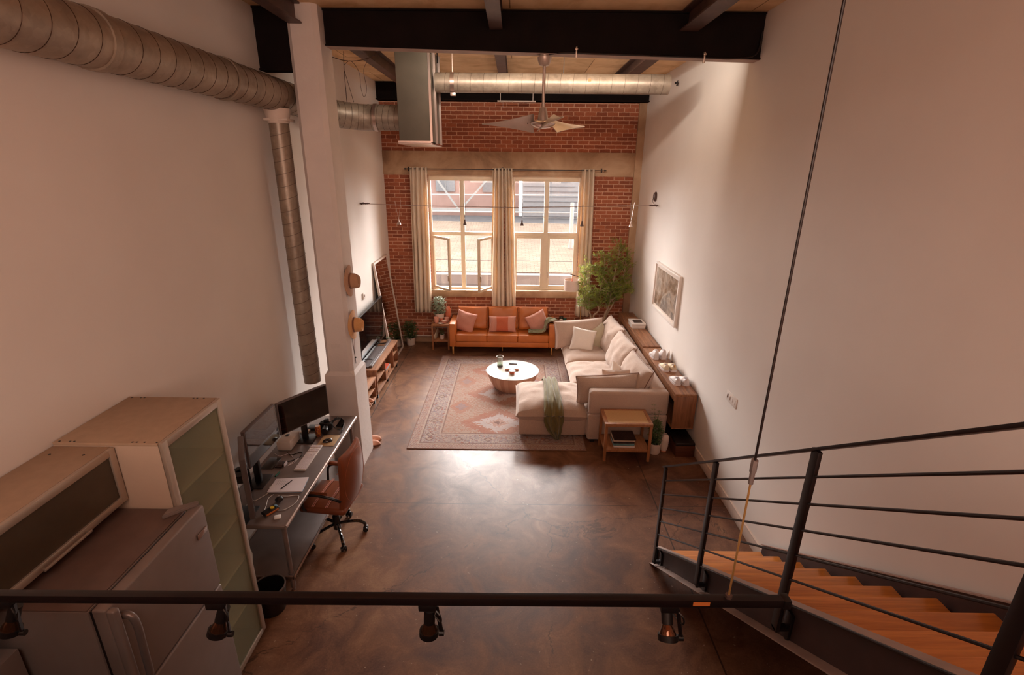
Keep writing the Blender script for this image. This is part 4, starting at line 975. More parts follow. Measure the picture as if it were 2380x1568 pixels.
# along the wall side: planes facing -x, leaning back
for y, sd in ((6.86, 11), (7.84, 12), (8.78, 13)):
    backc(.93, .60, T(1.80, y, .73) @ T(0, 0, 0, 0, 0, R(5)) @ T(0, 0, 0, 0, R(-68), 0) @ T(0, 0, 0, 0, 0, R(90)), sd, .30)
backc(.94, .54, T(1.235, 9.00, .715, R(80), R(-4.5), R(2)), 14, .32)
backc(.90, .42, T(1.35, 6.53, .70, R(84), R(-3), R(2)), 15, .25)
for x, y in ((.16, 6.42), (.96, 6.42), (.16, 7.18), (1.13, 6.26), (2.05, 6.3), (1.1, 9.28), (2.05, 9.28)):
    b = B(); b.box((x-.03, y-.03, 0.0 if x > 1.02 or y < 5 else .0115), (x+.03, y+.03, .05)); b.obj('leg', 'black', t, smooth=False)
cushion('white square cushion at the far end of the sectional', 'cream', .44, .44, .16, T(1.28, 8.72, .67, R(66), R(9), R(-8)), 21)
cushion('sage beige cushion tucked behind the white one on the sectional', 'sage', .42, .42, .15, T(1.60, 8.84, .68, R(72), R(-32), R(14)), 22)
cushion('small cream cushion between the near back cushions of the sectional', 'cream', .38, .38, .13, T(1.60, 7.10, .66, R(74), R(32), R(50)), 23)
cushion('blush cushion peeping over the near arm cushion of the sectional', 'linen', .46, .40, .14, T(1.53, 6.74, .70, R(78), 0, R(3)), 24)
b = B()
pth = smooth_path([(.55, 7.36, .36), (.56, 7.27, .505), (.57, 7.05, .55), (.57, 6.7, .555), (.57, 6.42, .52), (.57, 6.26, .42), (.575, 6.235, .30), (.595, 6.235, .17), (.62, 6.235, .08), (.635, 6.225, .03)], 6)
wd = [.20, .21, .22, .23, .26, .28, .27, .20, .10, .03]; n_ = len(pth)
ws = [wd[min(8, int(i/(n_-1)*9))]*(1-(i/(n_-1)*9) % 1)+wd[min(9, int(i/(n_-1)*9)+1)]*((i/(n_-1)*9) % 1) for i in range(n_)]
b.sheet(pth, ws, (1, 0, 0), .055, 2.6, 44, .006, 1.7)
tag(b.obj('throw_blanket', 'green_throw', ang=70), 'olive green throw draped over the chaise down to the rug', 'blanket')

# ================================================================= walnut consoles behind the sectional
def console(lbl, ya, yb, zt, x0=2.172, x1=2.465, bot=.34):
    t = thing('console_table', lbl, 'console', ((x0+x1)/2, (ya+yb)/2, 0))
    b = B(); b.box((x0, ya, zt-.035), (x1, yb, zt), .003); b.obj('top', 'walnut', t)
    b = B(); b.box((x0, ya, bot), (x1, ya+.03, zt-.034), .002); b.obj('side_panel', 'walnut_z', t)
    b = B(); b.box((x0, yb-.03, 0), (x1, yb, zt-.034), .002); b.obj('side_panel', 'walnut_z', t)
    b = B(); b.box((x0, ya+.03, zt-.12), (x0+.02, yb-.03, zt-.034), .002); b.obj('apron', 'walnut', t)
    b = B(); b.box((x1-.02, ya+.5, 0), (x1, yb-.03, zt-.034)); b.box((x0+.01, ya+.5, 0), (x0+.03, ya+.56, bot+.1)); b.obj('back_panel', 'dark_wood', t, smooth=False)
    b = B(); b.box((x0, ya, bot-.02), (x1, yb-.03, bot)); b.obj('shelf', 'walnut', t, smooth=False)
console('near walnut console table behind the sectional, shoes on top', 6.06, 7.875, .842)
console('far walnut console table behind the sectional, white box on top', 7.89, 9.95, .862, bot=.3)
t = thing('storage_box', 'dark wood storage stool with black cushion at the near end of the console', 'stool', (2.33, 6.05, 0))
b = B(); b.box((2.20, 5.872, 0), (2.455, 6.34, .165), .004); b.obj('box', 'dark_wood', t)
b = B(); b.box((2.20, 5.872, .165), (2.455, 6.34, .205), .008, 3); b.obj('cushion', 'black', t)
# white box stack
t = thing('gift_box', 'white lidded box lying on the far console by the wall', 'box', (2.34, 9.0, .862))
b = B(); b.box((2.20, 8.85, .862), (2.45, 9.18, .925), .004); b.obj('box', 'white_plastic', t)
b = B(); b.box((2.193, 8.843, .92), (2.457, 9.19, .955), .004); b.obj('lid', 'white_plastic', t)
b = B(); b.box((2.25, 8.93, .9552), (2.41, 9.1, .958)); tag(b.obj('photo_card', 'book_dark', smooth=False), 'small dark printed card on the lid of the white box', 'card')
b = B(); b.box((2.20, 9.25, .862), (2.44, 9.5, .90), .002); tag(b.obj('brown_notebook', 'walnut_x'), 'flat brown box behind the white box on the far console', 'box')

# shoes ------------------------------------------------------------
def shoe(x, y, z, mat, L=.27, W=.098, H=.112, high=0, rz=0, label='', group=None, tab=None):
    t = thing('sneaker', label, 'shoe', (x, y, z), 0, group); m = T(x, y, z, 0, 0, rz)
    def half(u):  # half width along the sole, u 0 heel .. 1 toe
        return W/2*(.78+.30*math.sin(min(1, u*1.25)*PI*.62) - .62*max(0, u-.8)**1.4*2.6)
    n = 16; b = B(); rings = []
    for i in range(n+1):
        u = i/n; w = half(u)*(.35 if i == n else 1)*(.80 if i == 0 else 1); yy = u*L
        rings.append([b.bm.verts.new(m @ Vector((dx*w*1.06, yy, dz))) for dx, dz in ((-1, 0), (1, 0), (1.02, .012), (1, .028), (-1, .028), (-1.02, .012))])
    b.skin(rings); b.obj('sole', 'shoe_white', t)
    b = B(); rings = []
    for i in [0, .05, .3]+list(range(1, n+1)):
        u = i/n; w = half(u)*(.3 if i == n else 1)*(.84 if i < .5 else 1); yy = .002+u*L*.98
        top = H+high*(1 if u < .35 else 0) if u < .3 else (H+high) - (H+high-.055)*((u-.3)/.45)**.8 if u < .75 else .055-.025*((u-.75)/.25)**2
        if u < .3: top = H+high-.02*math.sin(u/.3*PI)
        tw = w*(.62 if u < .32 else .55)
        rings.append([b.bm.verts.new(m @ Vector(q)) for q in ((-w, yy, .026), (-w*1.02, yy, .045), (-w*.92, yy, top*.72), (-tw, yy, top), (0, yy, top+(.006 if u > .32 else -.0)), (tw, yy, top), (w*.92, yy, top*.72), (w*1.02, yy, .045), (w, yy, .026))])
    b.skin(rings); o = b.obj('upper', mat, t, ang=60, sub=1)
    b = B(); b.lathe([(0, 0), (.8, 0), (1, .004), (0, .006)], (0, 0, 0), 18)
    for v in b.bm.verts: v.co = m @ Vector((v.co.x*W*.23, .045+v.co.y*.034+.008, H+high-.0155+v.co.z))
    b.obj('opening', 'shoe_grey', t)
    b = B()
    for k in range(4):
        u = .40+k*.085; zt = (H+high) - (H+high-.055)*((u-.3)/.45)**.8
        b.tube([m @ Vector(q) for q in ((-W*.24, u*L, zt-.004), (0, u*L, zt+.009), (W*.24, u*L, zt-.004))], .003, 5)
    b.obj('laces', 'white_plastic', t)
    b = B(); b.box((-.009, -.004, H+high-.035), (.009, .004, H+high+.012), .003, 2, m); b.obj('heel_tab', tab or mat, t)
g = 'sneakers lined up on the near console'
shoe(2.245, 7.31, .842, 'shoe_white', high=.05, label='white high-top sneaker of the farthest pair, on the side nearest the sofa', group=g)
shoe(2.365, 7.32, .842, 'shoe_white', high=.05, label='white high-top sneaker of the farthest pair, on the side nearest the wall', group=g)
shoe(2.27, 6.83, .842, 'shoe_cream', label='cream sneaker of the middle pair, on the side nearest the sofa', group=g)
shoe(2.375, 6.82, .842, 'shoe_cream', label='cream sneaker of the middle pair with a yellow heel loop, nearest the wall', group=g, tab='gold')
shoe(2.285, 6.335, .842, 'shoe_white', W=.105, label='white sneaker of the nearest pair, on the side nearest the sofa', group=g)
shoe(2.40, 6.325, .842, 'shoe_white', W=.105, label='white sneaker of the nearest pair, on the side nearest the wall', group=g)
b = B(); b.lathe([(0, 0), (.026, .005), (.036, .05), (.034, .09), (.02, .13), (0, .15)], (2.447, 7.36, .843), 20, sx=.5)
tag(b.obj('egg_vase', 'white_plastic'), 'white pointed egg-shaped ornament between the high-top sneakers and the wall', 'ornament')

# ================================================================= rattan side table, plant, vase
def side_table(name, lbl, x0, x1, ya, yb, zt, zs, top='cane', wood='teak', splay=.0):
    t = thing(name, lbl, 'side table', ((x0+x1)/2, (ya+yb)/2, 0)); f = .045
    b = B(); b.box((x0, ya, zt-.04), (x1, ya+f, zt), .003); b.box((x0, yb-f, zt-.04), (x1, yb, zt), .003); b.box((x0, ya+f, zt-.04), (x0+f, yb-f, zt), .003); b.box((x1-f, ya+f, zt-.04), (x1, yb-f, zt), .003); b.obj('top_frame', wood, t)
    b = B(); b.box((x0+f, ya+f, zt-.02), (x1-f, yb-f, zt-.003)); b.obj('top_panel', top, t, smooth=False)
    for x in (x0+.02, x1-.02):
        for y in (ya+.02, yb-.02):
            b = B(); b.bar((x, y, 0), (x, y, zt-.039), .036, .036, (0, 1, 0), .003); b.obj('leg', wood+'_z' if wood == 'teak' else wood, t)
    b = B(); b.box((x0+.01, ya+.01, zs-.035), (x1-.01, yb-.01, zs), .003); b.obj('shelf', wood, t)
    return t
side_table('rattan_side_table', 'wooden side table with woven cane top next to the sectional', 1.20, 1.82, 5.735, 6.17, .562, .175)
st = [((1.345, 5.80, .1755), (1.625, 6.02, .202), 'white_plastic', 'white-spined book at the bottom of the stack on the rattan table shelf'),
      ((1.335, 5.81, .2022), (1.62, 6.02, .236), 'book_teal', 'teal-spined photo book, second from the bottom on the rattan table shelf'),
      ((1.34, 5.80, .2362), (1.615, 6.03, .256), 'book_dark', 'dark brown book, third in the stack on the rattan table shelf'),
      ((1.34, 5.815, .2562), (1.63, 6.04, .282), 'book_cream', 'tan-edged book, second from the top on the rattan table shelf'),
      ((1.345, 5.80, .2822), (1.635, 6.04, .298), 'book_dark', 'dark-covered magazine on top of the stack on the rattan table shelf')]
for lo, hi, mt, lb in st: book(lo, hi, mt, lb, group='books stacked on the rattan table shelf')
def foliage(b, base, height, rad, n, L, W, seed, shape='col', droop=.3):
    r = random.Random(seed)
    for i in range(n):
        u = r.random(); a = r.random()*2*PI
        rr = rad*(math.sin(PI*min(1, .12+u*.85))**.7 if shape == 'col' else math.sqrt(max(0, 1-(2*u-1)**2)))*(.35+.65*r.random())
        p = Vector(base)+Vector((math.cos(a)*rr, math.sin(a)*rr, u*height))
        d = Vector((math.cos(a)+r.uniform(-.6, .6), math.sin(a)+r.uniform(-.6, .6), r.uniform(-.3, .9)))
        b.leaf(p, d, Vector((r.uniform(-.3, .3), r.uniform(-.3, .3), 1)), L*r.uniform(.6, 1.3), W*r.uniform(.7, 1.2), droop)
def potted(name, lbl, x, y, z0, pr, ph, hgt, rad, n, L, W, leaf, seed, pot='pot_white', stems=5, sh='col', lean=(0, 0)):
    t = thing(name, lbl, 'plant', (x, y, z0)); r = random.Random(seed)
    b = B(); b.lathe([(0, 0), (pr*.86, 0), (pr*.9, .006), (pr, ph), (pr*.93, ph), (pr*.86, ph*.8), (0, ph*.8)], (x, y, z0), 32); b.obj('pot', pot, t)
    b = B(); b.lathe([(0, ph*.8), (pr*.86, ph*.8), (pr*.7, ph*.88), (0, ph*.9)], (x, y, z0), 20); b.obj('soil', 'soil', t)
    b = B()
    for k in range(stems):
        a = 2*PI*k/stems; q = Vector((x+math.cos(a)*pr*.3, y+math.sin(a)*pr*.3, z0+ph*.85)); e = Vector((x+lean[0]+math.cos(a)*rad*.6, y+lean[1]+math.sin(a)*rad*.6, z0+ph+hgt*r.uniform(.75, .98)))
        b.tube(smooth_path([q, (q+e)/2+Vector((r.uniform(-.02, .02), r.uniform(-.02, .02), 0)), e], 4), .003, 5)
        for _ in range(int(n*.4/stems)):
            w = r.random(); p = q.lerp(e, w); d = Vector((r.uniform(-1, 1), r.uniform(-1, 1), r.uniform(-.2, .7))); b.leaf(p, d, Vector((0, 0, 1)), L*r.uniform(.6, 1.2), W, .2)
    foliage(b, (x+lean[0]*.5, y+lean[1]*.5, z0+ph*.9), hgt*.95, rad, int(n*.6), L, W, seed+1, sh)
    b.obj('foliage', leaf, t, smooth=False, recalc=False)
    return t
pt = potted('potted_plant', 'leafy green plant in a white pot beside the rattan side table', 1.945, 5.985, 0, .085, .155, .36, .085, 330, .05, .028, 'leaf_dark', 31)
b = B()
for k, (dx, h) in enumerate(((-.05, .56), (.03, .47), (-.02, .42))):
    b.tube([(1.94+dx*.3, 6.0, .3), (1.93+dx, 6.0, .16+h)], .0022, 5)
    for j in range(7):
        zz = .35+(h-.2)*j/6.
        for s_ in (-1, 1): b.leaf(Vector((1.935+dx*(zz/.6), 6.0, zz)), Vector((s_, .2, .05)), Vector((0, 0, 1)), .035, .016, .1)
b.obj('tall_stem', 'leaf_dark', pt, smooth=False, recalc=False)
t = thing('floor_vase', 'pale pink folded vase with orange foot behind the plant pot', 'vase', (2.085, 6.02, 0))
b = B(); b.lathe([(0, .02), (.042, .02), (.05, .08), (.058, .17), (.05, .23), (.034, .262), (.028, .262), (.04, .225), (.045, .17), (.035, .05), (0, .03)], (2.085, 6.02, 0), 28)
for v in b.bm.verts:
    if v.co.z > .03: v.co.x += .006*math.sin(v.co.z*40+math.atan2(v.co.y-6.02, v.co.x-2.085)*2)
b.obj('body', 'pot_white', t)
b = B(); b.lathe([(0, 0), (.037, 0), (.042, .021), (0, .021)], (2.085, 6.02, 0), 28); b.obj('foot', 'rock_pink', t)

# ================================================================= left side table by the leather sofa
t = side_table('wood_side_table', 'brown wooden side table left of the leather sofa', -1.735, -1.36, 9.90, 10.34, .565, .215, 'teak')
potted('potted_plant', 'silvery bushy plant in a white pot on the left side table', -1.60, 10.22, .566, .105, .16, .38, .16, 620, .055, .026, 'leaf_silver', 41)
potted('potted_plant', 'small dark plant in a white cup on the lower shelf of the left side table', -1.53, 10.02, .216, .05, .10, .12, .05, 120, .03, .016, 'leaf_dark', 47, stems=3)
b = B(); b.sphere((0, 0, .5), .5, (1, .8, 1), 24)
for v in b.bm.verts:
    k = noise.noise(v.co*3)*.16+noise.noise(v.co*8)*.06
    v.co = Vector((-1.415+v.co.x*.125*(1+k), 10.27+v.co.y*.11*(1+k), .566+max(0, v.co.z*(1+k*.5))*.30))
tag(b.obj('salt_lamp', 'rock_pink', ang=60), 'tall pink salt rock at the back of the left side table', 'ornament')
def cup(x, y, z, r, h, mat, lbl, name='candle_cup', cat='candle', wax=True):
    t = thing(name, lbl, cat, (x, y, z), 0, 'candles on the side table')
    b = B(); b.lathe([(0, 0), (r*.85, 0), (r*.95, .008), (r, h), (r*.9, h), (r*.84, h*.7), (0, h*.7)], (x, y, z), 28); b.obj('cup', mat, t)
    if wax:
        b = B(); b.lathe([(0, h*.7), (r*.84, h*.7), (r*.86, h*.78), (0, h*.8)], (x, y, z), 24); b.obj('wax', 'wax', t)
cup(-1.645, 10.06, .566, .056, .115, 'pink_glass', 'tall blush candle cup at the left front of the left side table')
cup(-1.435, 10.13, .566, .052, .09, 'pink_glass', 'blush candle cup at the right rear of the left side table')
cup(-1.545, 10.13, .566, .04, .075, 'rock_pink', 'small peach candle between the two taller candle cups')
cup(-1.475, 10.03, .566, .055, .055, 'pink_glass', 'low wide pink candle bowl in front on the left side table')
b = B(); b.lathe([(0, 0), (.035, 0), (.055, .012), (.05, .014), (.03, .006), (0, .006)], (-1.545, 9.965, .566), 28); tag(b.obj('trinket_dish', 'pot_white'), 'small flat dish at the front edge of the left side table', 'dish')
b = B(); b.bar((-1.69, 9.99, .22), (-1.63, 10.2, .36), .02, .12, bev=.003); tag(b.obj('greeting_card', 'book_cream'), 'small cream card leaning on the lower shelf of the left side table', 'card')
# right side table behind the sectional
side_table('wood_side_table', 'wooden side table between the leather sofa and the floor lamp', .90, 1.25, 10.02, 10.385, .565, .2, 'teak')
cup(1.015, 10.27, .566, .045, .095, 'smoke_glass', 'dark glass candle jar on the side table right of the leather sofa')
cup(1.00, 10.14, .566, .036, .07, 'wax', 'cream candle on the side table right of the leather sofa', wax=False)
cup(1.085, 10.2, .566, .036, .078, 'teal_glass', 'green glass candle on the side table right of the leather sofa')
# floor lamp
t = thing('floor_lamp', 'arc floor lamp with round linen shade hanging over the sofa end', 'floor lamp', (1.42, 10.2, 0))
b = B(); b.lathe([(0, 0), (.14, 0), (.14, .018), (.02, .025), (0, .025)], (1.42, 10.2, 0), 32); b.obj('base', 'gold', t)
b = B(); b.cyl((1.42, 10.2, .02), (1.40, 10.17, 1.56), .010, n=12); b.obj('pole', 'gold', t)
b = B(); b.tube(smooth_path([(1.47, 10.2, 1.50), (1.33, 10.12, 1.56), (1.13, 10.03, 1.635)], 5), .008, 10); b.obj('arm', 'dark_wood', t)
b = B(); b.cyl((1.19, 10.05, 1.61), (1.175, 10.05, 1.44), .006, n=10); b.cyl((1.175, 10.05, 1.50), (1.175, 10.05, 1.38), .017, n=14); b.obj('lamp_stem', 'rust', t)
b = B(); R1 = .155
b.skin([b.ring(Vector((1.175, 10.05, z)), Vector((1, 0, 0)), Vector((0, 1, 0)), r, 40) for r, z in ((R1, 1.515), (R1+.004, 1.30), (R1, 1.30), (R1-.004, 1.515), (R1, 1.515))], True, False); b.obj('lamp_shade', 'shade', t)
b = B()
for a in (0, 2.1, 4.2): b.cyl((1.175, 10.05, 1.44), (1.175+math.cos(a)*.15, 10.05+math.sin(a)*.15, 1.50), .0025, n=6)
b.obj('shade_spider', 'gold', t)

# ================================================================= tree in the corner
t = thing('olive_tree', 'tall leafy green tree with twisting bare stems in the far right corner', 'tree', (1.86, 10.05, 0))
b = B(); b.lathe([(0, 0), (.15, 0), (.17, .3), (.155, .3), (.14, .25), (0, .25)], (1.86, 10.05, 0), 32); b.obj('pot', 'pot_white', t)
b = B(); b.lathe([(0, .25), (.14, .25), (.1, .265), (0, .27)], (1.86, 10.05, 0), 20); b.obj('soil', 'soil', t)
r = random.Random(11)
stems = [[(1.86, 10.05, .26), (1.84, 10.04, .5), (1.90, 10.04, .75), (1.96, 10.04, .95), (1.99, 10.04, 1.15), (2.02, 10.02, 1.45), (2.05, 10.0, 1.8), (2.1, 10.0, 2.15)],
         [(1.85, 10.05, .4), (1.92, 10.06, .72), (2.05, 10.08, .98), (2.14, 10.08, 1.2), (2.22, 10.08, 1.5), (2.25, 10.05, 1.95)],
         [(1.85, 10.05, .35), (1.74, 10.03, .62), (1.66, 10.0, .76), (1.76, 10.0, .9), (1.68, 10.0, 1.12), (1.76, 10.0, 1.3), (1.82, 10.0, 1.7), (1.80, 10, 2.0)],
         [(1.85, 10.05, .35), (1.66, 10.05, .58), (1.60, 10.04, .78), (1.52, 10.03, .95), (1.44, 10.02, 1.1), (1.42, 10.0, 1.4), (1.46, 10.0, 1.75)],
         [(1.95, 10.05, .9), (1.90, 10.02, 1.15), (1.93, 10.0, 1.4), (1.65, 9.95, 1.75)],
         [(2.02, 10.04, 1.1), (2.16, 9.98, 1.25), (2.32, 9.95, 1.38)]]
b = B(); tips = []
for s_ in stems:
    p = smooth_path(s_, 5); n_ = len(p); b.tube(p, .02, 8, rr=[(.034 if s_ is stems[0] else .023)*(1-.72*i/n_) for i in range(n_)])
    for q in p[int(n_*.45):]: tips.append(q)
tw = []
for q in tips:
    for _ in range(4):
        d = Vector((r.uniform(-1, 1), r.uniform(-1, .7), r.uniform(-.1, 1.0))).normalized()*r.uniform(.10, .30); e = q+d
        e.x = max(1.32, min(2.38, e.x)); e.z = max(.98, min(2.34, e.z)); e.y = min(e.y, 10.25)
        tw.append((q, e)); b.tube([q, (q+e)/2+Vector((0, 0, .015)), e], .0035, 4)
b.obj('trunk', 'bark', t)
b = B()
for q, e in tw:
    d = (e-q)
    for k in range(26):
        w = r.random()**.7; p = q+d*w*1.05; dd = d.normalized()*.7+Vector((r.uniform(-1, 1), r.uniform(-1, 1), r.uniform(-.6, .9)))
        b.leaf(p, dd, Vector((r.uniform(-.5, .5), r.uniform(-.5, .5), 1)), r.uniform(.045, .085), r.uniform(.011, .019), r.uniform(0, .3))
b.obj('foliage', 'leaf', t, smooth=False, recalc=False)

# ================================================================= left wall: tv bench, tv, mirror
def bench(lbl, ya, yb, zt, cells, x0=-2.60, x1=-2.255):
    t = thing('tv_bench', lbl, 'tv bench', ((x0+x1)/2, (ya+yb)/2, 0))
    b = B(); b.box((x0, ya-.01, zt-.03), (x1+.012, yb+.01, zt), .003); b.obj('top', 'walnut', t)
    b = B(); b.box((x0, ya, .075), (x1, yb, .105), .002); b.obj('bottom_panel', 'walnut', t)
    b = B(); b.box((x0, ya, .1), (x0+.012, yb, zt-.03)); b.obj('back_panel', 'dark_wood', t, smooth=False)
    for y in [ya]+[c_[0] for c_ in cells[1:]]+[yb-.025]:
        b = B(); b.box((x0+.012, y, .105), (x1, y+.025, zt-.03), .002); b.obj('divider', 'walnut_z', t)
    for (ya2, yb2, zs) in cells:
        for z in zs:
            b = B(); b.box((x0+.012, ya2+.025, z), (x1-.01, yb2, z+.02), .002); b.obj('shelf', 'walnut', t)
    for y in (ya+.06, (ya+yb)/2, yb-.06):
        b = B(); b.box((x1-.08, y-.03, 0), (x1-.01, y+.03, .075)); b.obj('leg', 'black', t, smooth=False)
    for y in (ya+.06, yb-.06):
        b = B(); b.box((x0+.01, y-.03, 0), (x0+.07, y+.03, .075)); b.obj('leg', 'black', t, smooth=False)
    return t
bench('long walnut tv bench under the television', 7.53, 9.04, .52, [(7.53, 8.08, (.28,)), (8.08, 8.66, ()), (8.66, 9.04, (.3,))])
bench('shorter lower walnut bench nearer the column', 6.62, 7.44, .44, [(6.62, 7.44, (.24,))])
book((-2.50, 8.16, .27), (-2.27, 8.42, .285), 'book_red', 'red book lying in the middle cell of the tv bench')
b = B(); b.box((-2.50, 8.15, .245), (-2.265, 8.44, .268), .002); tag(b.obj('game_box', 'book_blue'), 'pale blue box under the red book in the tv bench', 'box')
t = thing('drawer_box', 'reddish wooden crate with a dark round pull in the tv bench', 'box', (-2.4, 8.3, .106))
b = B(); b.box((-2.55, 8.115, .106), (-2.262, 8.5, .244), .003); b.obj('crate', 'teak', t)
b = B(); b.cyl((-2.262, 8.3, .18), (-2.252, 8.3, .18), .022, n=16); b.obj('pull', 'black', t)
book((-2.46, 8.70, .106), (-2.27, 8.73, .27), 'book_cream', 'cream book standing in the last cell of the tv bench')
b = B(); b.box((-2.585, 7.6, .5205), (-2.40, 8.62, .545), .004); tag(b.obj('grey_panel', 'grey_plastic'), 'flat dark grey panel lying on the tv bench in front of the television', 'audio equipment')  # flat grey sheet over the rear of the bench top
b = B(); b.box((-2.395, 7.62, .5205), (-2.345, 8.98, .56), .008, 3); tag(b.obj('soundbar', 'grey_plastic'), 'long slim grey soundbar on the tv bench', 'soundbar')
t = thing('television', 'large black television standing on the tv bench', 'television', (-2.5, 8.3, .52))
b = B(); b.box((-2.53, 7.60, .585), (-2.492, 9.08, 1.38), .005); b.obj('body', 'black', t)
b = B(); b.box((-2.4925, 7.61, .605), (-2.490, 9.07, 1.37)); b.obj('screen', 'screen', t, smooth=False)
for y in (7.95, 8.75):
    b = B(); b.box((-2.595, y-.015, .545), (-2.42, y+.015, .556)); b.box((-2.53, y-.012, .55), (-2.505, y+.012, .6)); b.obj('foot', 'black', t, smooth=False)
potted('potted_plant', 'tiny plant in a white glass on the far end of the tv bench', -2.40, 8.93, .5205, .028, .06, .05, .03, 50, .025, .014, 'leaf_silver', 53, stems=2)
# leaning mirror
t = thing('leaning_mirror', 'tall white-framed mirror leaning on the left wall', 'mirror', (-2.45, 9.6, 0))
lean = math.atan2(.225, 1.99); H_ = 2.0; ya, yb = 9.11, 10.08; m = T(-2.37, 0, .004, 0, -lean, 0); f = .035
b = B()
b.frame('X', -.045, 0, ya, yb, 0, H_, f, .002, m)
b.obj('frame', 'white_paint', t)
b = B(); b.box((-.03, ya+f, f), (-.012, yb-f, H_-f), 0, 1, m); b.obj('mirror_glass', 'mirror', t, smooth=False)
potted('potted_plant', 'dark leafy plant in a white pot on the floor beside the mirror', -2.25, 10.24, 0, .10, .16, .40, .17, 420, .055, .035, 'leaf_dark', 61)
t = thing('thermostat', 'small cream thermostat on the left wall above the television', 'thermostat', (XL, 8.4, 1.5))
b = B(); b.box((XL, 8.36, 1.49), (XL+.03, 8.46, 1.60), .005); b.obj('housing', 'white_plastic', t)
b = B(); b.box((XL+.03, 8.39, 1.53), (XL+.033, 8.43, 1.57)); b.obj('display', 'hat_band', t, smooth=False)
# slippers
def slipper(x, y, z, rz, lbl):
    t = thing('slipper', lbl, 'shoe', (x, y, z), 0, 'tan slippers'); m = T(x, y, z, 0, 0, rz)
    b = B(); b.lathe([(0, 0), (1, 0), (1.03, .008), (1, .016), (0, .018)], (0, 0, 0), 24)
    for v in b.bm.verts: v.co = m @ Vector((v.co.x*.13, v.co.y*.048, v.co.z))
    b.obj('sole', 'hat_band', t)
    b = B(); b.sphere((0, 0, 0), 1, (1, 1, 1), 20)
    for v in b.bm.verts: v.co = m @ Vector((.03+v.co.x*.10, v.co.y*.049, .016+max(0, v.co.z)*.055))
    b.obj('upper', 'slipper', t)
slipper(-1.98, 6.09, 0, 0, 'tan slipper poking out behind the column, the nearer one')
slipper(-2.0, 6.21, 0, .1, 'tan slipper poking out behind the column, the farther one')
slipper(-2.37, 7.20, .106, 0, 'pink slipper on the bottom shelf of the lower bench')
slipper(-2.38, 7.08, .106, 0, 'tan slipper on the bottom shelf of the lower bench')

# hats and necklace on the column
def hat(y, z, mat, lbl, L=.185, tilt=0):
    t = thing('felt_hat', lbl, 'hat', (-1.955, y, z)); m = T(-1.93, y, z) @ T(0, 0, 0, R(tilt), 0, 0)
    # brim: oval plate in the YZ plane, slightly dished
    b = B(); rings = []
    for k in range(9):
        rr = k/8; ring = []
        for i in range(40):
            a = 2*PI*i/40
            dx = -.012*max(0, rr-.6)/.4*(1+1.0*math.cos(2*a)) + .01
            ring.append(b.bm.verts.new(m @ Vector((dx, math.cos(a)*.145*max(rr, .02), math.sin(a)*L*max(rr, .02)))))
        rings.append(ring)
    b.skin(rings, True, False); b.bm.faces.new(rings[0]); bmesh.ops.recalc_face_normals(b.bm, faces=b.bm.faces[:]); bmesh.ops.solidify(b.bm, geom=b.bm.faces[:], thickness=.004); b.obj('brim', mat, t, ang=60)
    b = B(); rings = []
    for (rr, h) in ((1.0, .006), (.97, .03), (.93, .07), (.88, .10), (.80, .115), (.55, .108), (.25, .088), (.02, .08)):
        ring = []
        for i in range(40):
            a = 2*PI*i/40; zz = math.sin(a)*.093*rr; yy = math.cos(a)*.076*rr
            hh = h - (.02*max(0, math.sin(a))**2*(1 if h > .09 else 0)); pin = 1-(.18*max(0, math.sin(a))**4 if h > .06 else 0)
            ring.append(b.bm.verts.new(m @ Vector((hh, yy*pin, zz))))
        rings.append(ring)
    b.skin(rings); b.obj('crown', mat, t, ang=70)
    b = B(); b.skin([[b.bm.verts.new(m @ Vector((h, math.cos(2*PI*i/40)*.0775*k, math.sin(2*PI*i/40)*.0945*k))) for i in range(40)] for h, k in ((.008, 1.0), (.030, .975))], True, False); b.obj('hat_band', 'hat_band', t)
hat(5.70, 2.42, 'hat_a', 'tan felt hat hanging higher on the column')
hat(5.68, 1.89, 'hat_b', 'straw-coloured felt hat hanging lower on the column', .18)
b = B(); b.tube(smooth_path([(-1.95, 5.66, 1.72), (-1.953, 5.68, 1.6), (-1.953, 5.70, 1.48)], 4), .0025, 5); b.tube(smooth_path([(-1.95, 5.76, 1.72), (-1.953, 5.73, 1.6), (-1.953, 5.70, 1.48)], 4), .0025, 5); b.sphere((-1.948, 5.70, 1.46), .012, seg=10); b.cyl((-1.95, 5.70, 1.45), (-1.95, 5.70, 1.38), .003, n=6)
tag(b.obj('bead_necklace', 'black'), 'thin dark necklace hanging below the lower hat on the column', 'necklace')
b = B(); b.box((-2.185, 5.5785, 1.62), (-2.075, 5.5805, 1.68)); struct(b.obj('cover_plate', 'column', smooth=False))

